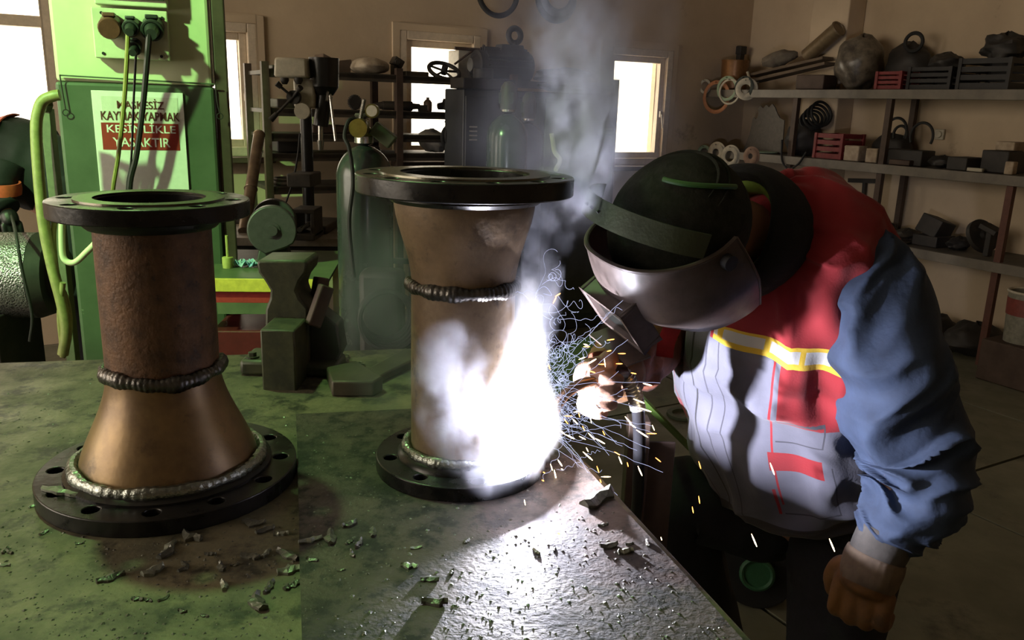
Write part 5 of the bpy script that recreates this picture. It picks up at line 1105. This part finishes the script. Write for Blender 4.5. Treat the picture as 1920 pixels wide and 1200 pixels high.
# hanging rings
def hring(px, k, y, rx, w, mt, label, tilt=.2, n_=1):
    px = px+18 if px < 1395 else px
    c = ps(px, y, SO+.035); s = pixscale(c); m = MB(); ax = (-U+V*tilt)
    for j in range(n_): m.ring(c-U*.012*j, (rx-3*j)*s, w*s/2, 36, 8, axis=ax, flat=.006)
    top = c+Z3*rx*s; m.cyl(top+U*.04, top-U*.03, .004, n=8); return single(m, 'ring_gasket', mt, label, 'gasket')
M_org = plain('orange_gasket', (.58, .26, .13), .7); M_grn = plain('mint_gasket', (.36, .47, .32), .7); M_wht = plain('white_gasket', (.60, .55, .44), .7); M_dkg = plain('dark_gasket', (.03, .04, .035), .7)
hring(1325, 0, 182, 27, 7, M_org, 'large orange ring gasket hanging from the top shelf lip'); hring(1345, 0, 166, 20, 6, M_grn, 'mint green ring gasket hanging over the orange one'); hring(1350, 0, 172, 22, 4, M_wht, 'thin pale ring gasket behind the mint green one')
hring(1304, 0, 162, 11, 5, M_wht, 'small white ring gasket at the top shelf corner'); hring(1290, 0, 158, 8, 5, M_dkg, 'small dark ring gasket at the very end of the top shelf'); hring(1377, 0, 164, 17, 8, M_dkg, 'dark ring gasket hanging beside the oval white one'); hring(1400, 0, 167, 16, 9, M_wht, 'white ring gasket with a dark core hanging from the top shelf', tilt=.9, n_=2)
hring(1302, 1, 288, 13, 6, M_grn, 'mint ring gasket hanging at the middle shelf end'); hring(1326, 1, 286, 15, 10, M_wht, 'thick white ring gasket on the middle shelf lip', n_=2); hring(1352, 1, 293, 17, 8, M_wht, 'larger white ring gasket on the middle shelf lip', n_=2); hring(1409, 1, 293, 13, 10, plain('brown_gasket', (.32, .2, .14), .7), 'brownish ring gasket hanging alone on the middle shelf lip', n_=2)
# middle tier: scalloped plate
p = ps(1395, 268, .30); s = pixscale(p); sc_poly = [(0, 0), (10, 30), (14, 60), (16, 62), (20, 58), (24, 62), (25, 70), (22, 76), (28, 82), (34, 78), (40, 84), (46, 80), (52, 86), (58, 80), (64, 70), (70, 62), (80, 58), (82, 0)]
p.z = SZ[1]+.003; m = MB(); m.prism([(x*s*1.15, y*s) for x, y in sc_poly], p, V, Z3, U, .008); single(m, 'cut_plate', plain('cut_plate_grey', (.10, .09, .08), .55, .4), 'scalloped leftover steel sheet standing on the middle shelf', 'sheet', smooth=False)
p = sh(1440, 1, .38); m = MB(); m.lathe([(.10, 0), (.11, .004), (.11, .012), (.0, .014)], p, 30); single(m, 'mint_disc', M_grn, 'flat mint green disc on the middle shelf by the scalloped sheet', 'disc')
t, p, s = crate(1582, 1, 52, 46, .22, M_crate_r, 'dark red slatted crate on the middle shelf', off=.3)
heap(1512, 1, 66, 62, .26, 'cable_heap', M_dark, 'heap of black cables on the middle shelf behind the post', 'cables', 21, off=.28, wob=.12)
p = sh(1530, 1, .3); s = pixscale(p); m = MB()
for k in range(6): m.ring(p+Z3*(58+4*k)*s+V*(k-3)*7*s, (17+k)*s, 2.6*s, 30, 6, axis=(-U*(1-.15*k)+V*.3*k+Z3*.5))
single(m, 'cable_coil', M_rubber, 'loose coil of black cable on the cable heap', 'cable')
heap(1684, 1, 80, 50, .16, 'rubber_hose_heap', M_dark, 'long heap of black hoses on the middle shelf', 'hoses', 22, off=.14, wob=.1)
for x, y, r_, lab in ((1680, 246, 20, 'taller black hose loop rising from the hose heap'), (1728, 256, 21, 'wider black hose loop at the end of the hose heap'), (1688, 252, 13, 'small inner black hose loop in the hose heap')):
    c = ps(x, y, .26); s = pixscale(c); m = MB(); m.tube([c+V*(r_*s*1.1*math.cos(an))+Z3*(r_*s*1.2*math.sin(an)) for an in np.linspace(-.5, PI+.5, 26)], 2.6*s, 8); single(m, 'hose_loop', M_rubber, lab, 'hose')
M_blk = mat('pale_block', (.45, .36, .26), (.22, .16, .11), scale=12, rough=.8)
sbox(1616, 1, 28, 28, .10, 'wooden_block', M_blk, 'pale wooden block at the middle shelf edge', 'block', off=.40)
sbox(1652, 1, 20, 26, .08, 'wooden_block', M_blk, 'stained pale block beside the long black box', 'block', off=.41, rz=.1)
sbox(1712, 1, 80, 28, .14, 'long_box', M_dark, 'long low black box on the middle shelf', 'box', off=.35)
sbox(1705, 1, 38, 10, .05, 'bracket', M_brown, 'small brown bracket before the long black box', 'bracket', off=.44)
heap(1785, 1, 46, 22, .2, 'hose_clips', M_dark, 'low dark pile of fittings on the middle shelf', 'fittings', 23, off=.35)
sbox(1830, 1, 36, 24, .18, 'flat_case', M_dark, 'flat black case on the middle shelf', 'case', off=.38, rz=-.1); sbox(1842, 1, 38, 7, .03, 'paper_card', M_cream, 'pale card lying in front of the flat black case', 'card', off=.45)
sbox(1900, 1, 44, 40, .2, 'black_toolbox', M_dark, 'black toolbox near the red post on the middle shelf', 'toolbox', off=.3); sbox(1908, 1, 30, 16, .12, 'sponge_block', M_blk, 'pale sponge block on the black toolbox', 'sponge', off=.3, lift=40*pixscale(sh(1890, 1, .3))+.002); sbox(1916, 1, 14, 24, .05, 'wooden_block', M_blk, 'small pale block before the black toolbox', 'block', off=.44)
p = ps(1762, 252, .012); m = MB(); m.box(p, (.02, .07, .07), QS); m.cyl(p-U*.01, p-U*.022, .024, n=18); single(m, 'wall_socket', M_cream, 'small round wall socket above the middle shelf', 'socket', bevel=.004)
p = ps(1487, 296, SO+.03); m = MB(); s = pixscale(p); m.tube(path([ps(1466, 262, SO+.03), ps(1466, 300, SO+.03), ps(1478, 316, SO+.04), ps(1496, 308, SO+.03), ps(1512, 285, SO+.03)], 26), .007, 8); single(m, 'hanging_cable', M_rubber, 'black cable loop hanging over the middle shelf lip', 'cable')
# frame leaning on the wall between middle and low shelf
m = MB(); a, b = ps(1592, 338, .03), ps(1652, 340, .03); m.bar(a, b, .03); c1_, c2_ = ps(1622, 339, .03), ps(1618, 470, .03); c2_.z = .0; m.bar(c1_, c2_, .025); single(m, 'tee_frame', M_dark, 'thin dark T shaped frame leaning on the side wall', 'frame')
# low tier
heap(1680, 2, 64, 26, .26, 'iron_scrap', M_dark, 'dark iron scrap at the start of the low shelf', 'scrap', 31, wob=.2)
p = sh(1647, 2, .25); s = pixscale(p); m = MB(); m.box(p+Z3*26*s, (.06, 12*s, 52*s), QS @ Euler((.1, .1, 0)).to_matrix()); single(m, 'iron_bar', M_dark, 'short iron bar standing up at the low shelf', 'bar', bevel=.003)
heap(1738, 2, 40, 22, .2, 'iron_fittings', M_grim, 'low heap of iron fittings on the low shelf', 'fittings', 32, wob=.22)
p = sh(1790, 2, .25); s = pixscale(p); m = MB(); m.box(p+Z3*34*s, (.16, 44*s, 34*s), QS @ Euler((.28, .2, 0)).to_matrix()); m.box(p+Z3*10*s, (.2, 50*s, 20*s), QS); single(m, 'tilted_box', M_dark, 'dark box tilted on a block on the low shelf', 'box', bevel=.005)
heap(1842, 2, 32, 24, .2, 'bolt_heap', M_dark, 'dark heap of bolts on the low shelf before the tilted disc', 'bolts', 33, wob=.22)
p = sh(1880, 2, .25); s = pixscale(p); q = (V*.85+Z3*.5-U*.2); m = MB(); m.cyl(p+Z3*30*s, p+Z3*30*s+q.normalized()*.03, 32*s, n=30); m.cyl(p+Z3*30*s, p+Z3*30*s+q.normalized()*.06, 9*s, n=16); single(m, 'brake_disc', M_dark, 'dark disc leaning on the low shelf near the red post', 'disc')
p = sh(1900, 2, .3); s = pixscale(p); m = MB(); m.box(p+Z3*50*s, (.1, 34*s, 9*s), QS @ Euler((.35, 0, 0)).to_matrix()); m.box(p+Z3*25*s, (.05, 10*s, 50*s), QS); single(m, 'iron_bracket', M_dark, 'dark bent bracket beside the leaning disc', 'bracket', bevel=.003)
p = sh(1685, 2, .42); s = pixscale(p); m = MB(); m.lathe([(.0, .0), (.16, .0), (.20, .010), (.19, .013), (0, .006)], p, 30); single(m, 'tin_lid', M_grim, 'round tin lid on the edge of the low shelf', 'lid')
# floor clutter under the shelves
for k, (x, y, w_, h_, lab) in enumerate(((1760, 560, 50, 50, 'dark sack of scrap on the floor under the shelves'), (1838, 560, 84, 56, 'larger dark scrap sack under the shelves near the post'), (1698, 545, 40, 40, 'small dark scrap sack under the shelf start'))):
    p = ps(x, y, .25); p.z = 0; s = pixscale(p); m = MB(); m.ball(p+Z3*h_*s*.5, (.2, w_*s*.55, h_*s*.55), 24, 14, rot=(0, 0, UA), wob=.15, seed=40+k); m.v = [(a_, b_, max(.001, c_)) for a_, b_, c_ in m.v]; single(m, 'scrap_sack', M_dark, lab, 'sack')
p = atz(1918, 688, 0); p = ps(1918, 640, SO+.12); p.z = .25; s = pixscale(p)
st = MB(); st.box((p.x, p.y, .12), (.3, .3, .24), QS); single(st, 'low_stool', M_brown, 'low brown block under the paint bucket', 'block', bevel=.006)
p.z = .241; bk = thing('paint_bucket', 'dirty white paint bucket with red label by the shelf post', 'bucket', p)
hB = 95*s; rB = 38*s; m = MB(); m.lathe([(rB*.88, 0), (rB, hB), (rB*.96, hB), (rB*.85, .01), (0, .01)], p, 30); m.build('pail', plain('bucket_white', (.26, .25, .20), .5, v=.35), bk)
m = MB(); m.lathe([(rB*.975, hB*.55), (rB*1.005, hB*.88)], p, 30); m.f = [f for f in m.f if len(f) == 4]; m.build('label_band', plain('label_red', (.22, .05, .04), .5), bk)
m = MB(); m.ring(p+Z3*hB, rB, .008, 30, 6); m.build('rim', M_cream, bk)
# ------------------------------------------------------------------ second worker behind the pillar and the clad pipe
M_dkcl = plain('dark_work_cloth', (.014, .014, .018), .9); M_orp = plain('orange_reflective', (.70, .12, .06), .6)
Y2 = 3.85; q2 = lambda x, y, d=0: at(x, y, Y2+d)
hipz, shz = q2(118, 335), q2(-5, 305); legb = Vector((hipz.x+.05, hipz.y, 0))
h2 = q2(-62, 330); V2 = [hipz, hipz.lerp(shz, .6), shz, shz.lerp(h2, .6), h2, q2(-15, 360, -.2), q2(14, 400, -.3), q2(-20, 370, .2), q2(5, 400, .1), hipz+Vector((.08, -.1, -.42)), Vector((hipz.x+.12, hipz.y-.1, .06)), hipz+Vector((.08, .12, -.42)), Vector((hipz.x+.12, hipz.y+.12, .06)), Vector((hipz.x-.04, hipz.y-.1, .04)), Vector((hipz.x-.04, hipz.y+.12, .04))]
E2 = [(0, 1), (1, 2), (2, 3), (3, 4), (2, 5), (5, 6), (2, 7), (7, 8), (0, 9), (9, 10), (0, 11), (11, 12), (10, 13), (12, 14)]
me = skin_body('person', V2, E2, [.13, .14, .13, .055, .085, .045, .035, .045, .035, .075, .045, .075, .045, .035, .035], 0); me.materials.append(M_skin)
bs = Vector((hipz.x+.08, hipz.y, 0)); me.transform(Matrix.Translation(-bs)); p2 = bpy.data.objects.new('person', me); COL.objects.link(p2); p2.location = bs
tag(p2, 'man in dark work clothes with orange patches bending behind the pillar', 'person')
loft('jacket', [(hipz+Vector((.10, 0, -.08)), .15, .13), (hipz, .19, .17), (q2(75, 318), .20, .185), (q2(35, 300), .205, .19), (q2(0, 300), .20, .17), (q2(-25, 305), .12, .11)], Vector((0, -1, 0)), M_dkcl, p2, n=40, m=40, disp=fold(71, 6, 5, .02))
for a_, b_, c_ in ((q2(5, 310, -.2), q2(-8, 360, -.26), q2(12, 392, -.3)), (q2(0, 310, .15), q2(-12, 362, .15), q2(2, 395, .1))):
    loft('sleeve', [(a_, .085, .085), (b_, .07, .07), (c_, .055, .055)], Vector((0, -1, 0)), M_dkcl, p2, n=24, m=24, disp=fold(73, 4, 6, .012))
    glove('glove', c_, c_+Vector((.03, -.02, -.08)), Vector((-.6, -.6, 0)), Vector((-.5, .6, -.2)), M_black, p2)
m = MB(); m.ring(q2(3, 352, -.27), .072, .006, 24, 6, axis=(.1, -.1, 1), flat=.03); m.build('sleeve_band', M_orp, p2)
for k in (0, 1):
    l0 = V2[9] if k == 0 else V2[11]; f0 = V2[10] if k == 0 else V2[12]
    loft('trouser_leg', [(hipz+Vector((.04, -.08+.18*k, .02)), .12, .12), (l0, .095, .095), (f0+Vector((0, 0, .02)), .08, .08)], Vector((0, -1, 0)), M_dkcl, p2, n=24, m=24, disp=fold(75+k, 4, 8, .012))
    m = MB(); m.ball(f0+Vector((-.06, 0, -.005)), (.13, .05, .055)); m.build('boot', M_black, p2)
bd = []
for an in np.linspace(-.75, .55, 12): bd.append(q2(38, 300)+Vector((-.03, -.213*math.sin(an+.55), .200*math.cos(an+.55)-.003)))
ribbon(bd, Vector((1, 0, .3)), .055, .006).build('back_patch', M_orp, p2)
m = MB(); m.ball(h2+Vector((0, 0, .02)), (.105, .10, .10), 20, 14); m.build('knit_hat', plain('brown_knit', (.10, .07, .05), .95), p2)
c = at(30, 516, 3.25); s = pixscale(c); ax2 = Vector((1, .18, 0)).normalized(); rp_ = 80*s
cp = thing('clad_pipe', 'large pipe in perforated shiny metal cladding near the pillar', 'pipe', (c.x-.3, c.y, 0))
def clad_mat():
    m = bpy.data.materials.new('perforated_cladding'); m.use_nodes = True; b = m.node_tree.nodes['Principled BSDF']; X = NX(m); tc = X.N.new('ShaderNodeTexCoord')
    v = X.N.new('ShaderNodeTexVoronoi'); v.inputs['Scale'].default_value = 150; X.L.new(tc.outputs['Object'], v.inputs['Vector'])
    X.L.new(X.mix(X.op('LESS_THAN', v.outputs['Distance'], .33), (.30, .30, .31), (.03, .03, .03)), b.inputs['Base Color']); b.inputs['Metallic'].default_value = .8; b.inputs['Roughness'].default_value = .32
    bp = X.N.new('ShaderNodeBump'); bp.inputs['Strength'].default_value = .6; bp.inputs['Distance'].default_value = .004; X.L.new(v.outputs['Distance'], bp.inputs['Height']); X.L.new(bp.outputs[0], b.inputs['Normal']); return m
e0, e1 = c-ax2*1.2, at(76, 516, 3.25)
m = MB(); m.cyl(e0, e1, rp_, n=64); m.build('cladding', clad_mat(), cp)
m = MB(); m.cyl(e1, e1+ax2*.05, rp_*1.0, rp_*.9, n=48); m.cyl(e1+ax2*.05, e1+ax2*.10, rp_*.6, n=32); m.build('end_ring', M_dark, cp)
for k in (.25, .9):
    q = e0.lerp(e1, k); m = MB(); zt3 = q.z-rp_*.92; m.box((q.x, q.y, zt3/2), (.07, .30, zt3)); m.box((q.x, q.y, zt3), (.09, .34, .05)); m.build('saddle', M_dark, cp, bevel=.004)
m = MB(); m.tube(path([at(22, 405, 3.4), at(30, 440, 3.05), at(42, 510, 3.0), at(60, 590, 3.0), at(56, 640, 3.0)], 24), .006, 8); single(m, 'power_cable', M_rubber, 'thin black cable running over the clad pipe', 'cable')
# paper cup and scrap on the pillar side
# ================================================================== arc, sparks and smoke
def emis(name, c, s):
    m = bpy.data.materials.new(name); m.use_nodes = True; N = m.node_tree.nodes; N.remove(N['Principled BSDF']); e = N.new('ShaderNodeEmission')
    e.inputs[0].default_value = (*c, 1); e.inputs[1].default_value = s; m.node_tree.links.new(e.outputs[0], N['Material Output'].inputs[0]); return m
M_spark = emis('hot_spark', (1.0, .34, .06), 7.0); M_sparkw = emis('white_hot_spark', (1.0, .72, .42), 9.0); M_fil = emis('spark_trail_glow', (.62, .68, 1.0), 1.3)
for m_ in (M_spark, M_sparkw, M_fil): m_.cycles.emission_sampling = 'NONE'
SP = [(1211, 628, 8, 0), (1145, 637, 7, -1), (1100, 650, 6, 0), (1098, 646, 4, 1), (1142, 658, 4, -1), (1166, 663, 7, 0), (1091, 672, 6, -2), (1108, 679, 10, -6), (1129, 683, 7, 0), (1134, 680, 1, 8), (1161, 682, 6, 0), (1110, 697, 6, 2), (1139, 715, 8, 1), (1154, 719, 6, 2), (1214, 721, 8, 2), (1198, 752, 10, 4), (1209, 768, 12, 4), (1178, 788, 6, 7), (1186, 798, 6, 4), (1204, 813, 11, 7), (1222, 813, 9, 0), (1225, 802, 2, 5), (1157, 850, 5, 3), (1163, 863, 3, 7), (1200, 883, 4, 9), (1234, 862, 5, 4), (1312, 872, 2, 7), (1125, 827, 9, 5), (1109, 818, 6, 6), (1102, 855, 9, 8), (1101, 843, 2, 4), (1041, 890, 2, 9), (1121, 880, 2, 6), (1136, 894, 9, 0), (1061, 790, 4, 5), (1078, 790, 5, 5), (1069, 819, 8, 4), (1051, 808, 9, 7), (1085, 771, 9, -2), (1099, 775, 6, 4), (1065, 780, 8, 0), (1086, 778, 1, 4), (1108, 788, 1, 5), (1094, 803, 2, 4), (1132, 812, 2, 4), (1092, 821, 6, 3), (1030, 688, 2, 5), (1008, 696, 3, -8), (1059, 741, 4, 4), (1311, 937, 1, 7), (1299, 956, 1, 6), (1448, 879, 4, 11), (1414, 1013, 5, 12), (1560, 1022, 5, 12), (914, 915, 1, 8), (940, 914, 1, 6), (965, 909, 1, 6), (984, 942, 1, 5), (1046, 553, 5, -3), (1040, 563, 3, -6), (945, 888, 1, 6), (956, 898, 1, 4), (988, 878, 1, 6), (1034, 876, 2, 6), (1126, 902, 1, 3), (1132, 926, 2, 2), (1050, 868, 4, 6), (895, 875, 1, -4), (1188, 700, 5, 1), (1240, 1010, 1, 3), (1177, 871, 1, 4), (1020, 886, 2, 1), (1054, 880, 2, 1), (1018, 901, 2, 1), (1048, 1001, 2, 1)]
for k, (x, y, dx, dy) in enumerate(SP):
    Y = 1.24 if x < 1000 else (1.28 + (x-1000)/2400) if x < 1400 else 1.22
    z_hit = atz(x, y, ZP)
    if y > 830 and x < 1140: Y = min(Y, z_hit.y-.012)
    a, b = at(x-dx, y-dy, Y), at(x+dx, y+dy, Y)
    big = abs(dx)+abs(dy) > 9; r = .0011 if big else .0008
    mb = MB(); mb.tube([a, a.lerp(b, .3), a.lerp(b, .75), b], [r*.35, r, r*1.1, r*.5], 6)
    single(mb, 'spark', M_sparkw if big or k % 3 == 0 else M_spark, 'tiny glowing orange spark flying off the weld', 'spark', 'sparks flying off the weld')
# light trails of tiny sparks, built as fine curly glowing threads
crv = bpy.data.curves.new('spark_trails', 'CURVE'); crv.dimensions = '3D'; crv.bevel_depth = .00021; crv.bevel_resolution = 0
for k in range(120):
    rg = random.Random(k); x = rg.gauss(1032, 30); y = rg.gauss(690, 75); Y = rg.uniform(1.24, 1.36)
    if x < 990: x = 990+rg.uniform(0, 40)
    p = at(x, y, Y); v = Vector((rg.gauss(.35, .7), rg.gauss(0, .4), rg.gauss(0, .8))).normalized()*.0045; pts = []
    w = Vector((rg.gauss(0, 1), rg.gauss(0, 1), rg.gauss(0, 1)))*rg.choice((.12, .25, .5))
    for s in range(rg.randint(14, 34)):
        pts.append(p.copy()); p = p+v; v = (Matrix.Rotation(w.length, 3, w.normalized()) @ v); w = w+Vector((rg.gauss(0, 1), rg.gauss(0, 1), rg.gauss(0, 1)))*.09
    s_ = crv.splines.new('POLY'); s_.points.add(len(pts)-1)
    for q, pt in zip(s_.points, pts): q.co = (*pt, 1)
for k in range(30):
    rg = random.Random(900+k); a = rg.uniform(-.9, .75); L = rg.uniform(60, 230); p0 = (1005+rg.uniform(0, 25), 790+rg.uniform(-80, 50)); Y0 = 1.28
    pts = []
    for i in range(16):
        t = i/15; x = p0[0]+math.cos(a)*L*t; y = p0[1]+math.sin(a)*L*t+22*t*t; pts.append(at(x+rg.gauss(0, 1.0), y+rg.gauss(0, 1.0), Y0+t*rg.uniform(-.02, .05)))
    s_ = crv.splines.new('POLY'); s_.points.add(15)
    for q, pt in zip(s_.points, pts): q.co = (*pt, 1)
co = bpy.data.objects.new('spark_trails', crv); COL.objects.link(co); crv.materials.append(M_fil); tag(co, 'tangle of fine bluish glowing spark trails beside the arc', 'spatter', kind='stuff')
# fog volumes grown round point paths in geometry nodes
def fog(name, paths, res, material, label, cat, noise_scale, lo, hi, dens, warp=.03, stretch=(1, 1, .6), seed=0.0, pw=.8):
    P = []; R = []
    for keys in paths:
        for row in catmull([tuple(at(x, y, Y))+(r, w) for x, y, Y, r, w in keys], 14*len(keys)): P.append(row[:3]); R.append(row[3:])
    P = np.array(P); R = np.array(R); me = bpy.data.meshes.new(name); me.from_pydata([tuple(p) for p in P], [], [])
    for nm, j in (('rad', 0), ('wgt', 1)):
        a = me.attributes.new(nm, 'FLOAT', 'POINT'); a.data.foreach_set('value', R[:, j].astype('f'))
    o = bpy.data.objects.new(name, me); COL.objects.link(o)
    g = bpy.data.node_groups.new(name+'_nodes', 'GeometryNodeTree'); g.interface.new_socket('Geometry', in_out='INPUT', socket_type='NodeSocketGeometry'); g.interface.new_socket('Geometry', in_out='OUTPUT', socket_type='NodeSocketGeometry')
    N, L = g.nodes, g.links; gi, go = N.new('NodeGroupInput'), N.new('NodeGroupOutput')
    pos = N.new('GeometryNodeInputPosition')
    def vm(op, a, b=None, sc=None):
        n = N.new('ShaderNodeVectorMath'); n.operation = op
        for i, v in ((0, a), (1, b)):
            if v is None: continue
            if isinstance(v, tuple): n.inputs[i].default_value = v
            else: L.new(v, n.inputs[i])
        if sc is not None: n.inputs['Scale'].default_value = sc
        return n.outputs[1] if op in ('LENGTH', 'DISTANCE') else n.outputs[0]
    def mt(op, a, b=None, clamp=False):
        n = N.new('ShaderNodeMath'); n.operation = op; n.use_clamp = clamp
        for i, v in ((0, a), (1, b)):
            if v is None: continue
            if isinstance(v, (int, float)): n.inputs[i].default_value = v
            else: L.new(v, n.inputs[i])
        return n.outputs[0]
    n1 = N.new('ShaderNodeTexNoise'); n1.inputs['Scale'].default_value = noise_scale*.45; n1.inputs['Detail'].default_value = 3
    L.new(vm('ADD', pos.outputs[0], (seed, seed, seed)), n1.inputs['Vector'])
    wp = vm('ADD', pos.outputs[0], vm('SCALE', vm('SUBTRACT', n1.outputs['Color'], (.5, .5, .5)), sc=warp))
    sn = N.new('GeometryNodeSampleNearest'); sn.domain = 'POINT'; L.new(gi.outputs[0], sn.inputs[0]); L.new(wp, sn.inputs['Sample Position'])
    def samp(nm, typ):
        s = N.new('GeometryNodeSampleIndex'); s.data_type = typ; L.new(gi.outputs[0], s.inputs[0]); L.new(sn.outputs[0], s.inputs['Index'])
        if nm == 'pos': q = N.new('GeometryNodeInputPosition')
        else: q = N.new('GeometryNodeInputNamedAttribute'); q.data_type = 'FLOAT'; q.inputs[0].default_value = nm
        L.new(q.outputs[0], s.inputs['Value']); return s.outputs[0]
    dist = vm('DISTANCE', wp, samp('pos', 'FLOAT_VECTOR'))
    fall = mt('SUBTRACT', 1.0, mt('DIVIDE', dist, samp('rad', 'FLOAT')), True); fall = mt('POWER', fall, pw)
    n2 = N.new('ShaderNodeTexNoise'); n2.inputs['Scale'].default_value = noise_scale; n2.inputs['Detail'].default_value = 5; n2.inputs['Roughness'].default_value = .55; n2.inputs['Distortion'].default_value = .6
    L.new(vm('MULTIPLY', wp, stretch), n2.inputs['Vector'])
    mr = N.new('ShaderNodeMapRange'); mr.inputs[1].default_value = lo; mr.inputs[2].default_value = hi; L.new(n2.outputs[0], mr.inputs[0])
    d = mt('MULTIPLY', mt('MULTIPLY', mt('MULTIPLY', fall, mr.outputs[0]), samp('wgt', 'FLOAT')), dens)
    vc = N.new('GeometryNodeVolumeCube'); L.new(d, vc.inputs['Density'])
    mx = R[:, 0].max()
    lo_ = P.min(0)-R[:, 0].max()*.9; hi_ = P.max(0)+R[:, 0].max()*.9
    vc.inputs['Min'].default_value = tuple(lo_); vc.inputs['Max'].default_value = tuple(hi_); s = hi_-lo_
    for i, nm in enumerate(('Resolution X', 'Resolution Y', 'Resolution Z')): vc.inputs[nm].default_value = max(12, int(s[i]/res))
    sm = N.new('GeometryNodeSetMaterial'); sm.inputs['Material'].default_value = material; L.new(vc.outputs[0], sm.inputs[0]); L.new(sm.outputs[0], go.inputs[0])
    md = o.modifiers.new('fog', 'NODES'); md.node_group = g; me.materials.append(material)
    tag(o, label, cat, kind='stuff'); return o
def vol(name, col, dens, emit=None, es=0, aniso=0.0):
    m = bpy.data.materials.new(name); m.use_nodes = True; N = m.node_tree.nodes; N.remove(N['Principled BSDF']); v = N.new('ShaderNodeVolumePrincipled')
    v.inputs['Color'].default_value = (*col, 1); v.inputs['Density'].default_value = dens; v.inputs['Anisotropy'].default_value = aniso
    m.node_tree.links.new(v.outputs[0], N['Material Output'].inputs['Volume'])
    if emit:
        at_ = N.new('ShaderNodeAttribute'); at_.attribute_name = 'density'; mu = N.new('ShaderNodeMath'); mu.operation = 'MULTIPLY'; mu.inputs[1].default_value = es
        m.node_tree.links.new(at_.outputs['Fac'], mu.inputs[0]); m.node_tree.links.new(mu.outputs[0], v.inputs['Emission Strength']); v.inputs['Emission Color'].default_value = (*emit, 1)
    return m
M_smoke = vol('weld_smoke', (.80, .82, .92), 1.0)
M_glow = vol('arc_plasma_glare', (.5, .5, .5), 0.02, (.93, .90, 1.0), 1.0)  # arc flame plus glare and overexposed smoke, built as self-glowing fog
fog('welding_smoke', [
    [(985, 800, 1.27, .045, 1.0), (985, 650, 1.27, .045, 1.2), (990, 540, 1.28, .045, 1.6), (1008, 450, 1.29, .048, 2.0), (1040, 380, 1.32, .055, 2.0), (1085, 310, 1.36, .065, 1.5), (1112, 230, 1.42, .085, 1.6), (1105, 140, 1.5, .09, .9), (1085, 50, 1.56, .10, .5)],
    [(1010, 420, 1.29, .03, .8), (1042, 445, 1.29, .035, .8), (1046, 420, 1.29, .02, .5)],
    [(985, 790, 1.20, .05, .5), (930, 850, 1.14, .06, .5), (880, 800, 1.14, .07, .6), (850, 730, 1.15, .075, .65), (850, 670, 1.16, .06, .5)]],
    .0055, M_smoke, 'white and violet smoke rising from the welding arc', 'smoke', 25, .46, .59, 26, warp=.06)
fog('drifting_smoke', [
    [(770, 430, 1.50, .10, .7), (730, 520, 1.52, .11, .8), (715, 610, 1.52, .11, .9), (760, 700, 1.40, .09, .6)],
    [(1120, 160, 2.0, .22, .5), (1090, 260, 2.1, .24, .7), (1010, 240, 2.2, .24, .5), (1100, 60, 2.0, .24, .3)]],
    .018, M_smoke, 'thin grey smoke drifting behind the upright spool', 'smoke', 8, .42, .72, 6, warp=.12, seed=4.0)
fog('welding_arc_glare', [[(975, 862, 1.25, .040, 1.2), (972, 815, 1.24, .068, 1.6), (976, 745, 1.24, .060, 1.5), (984, 670, 1.25, .040, 1.1), (988, 600, 1.26, .028, .8), (992, 540, 1.27, .018, .4)]],
    .006, M_glow, 'blinding white arc flame and its glare at the foot of the upright spool', 'arc', 22, .2, .6, 60, warp=.02, pw=.55)
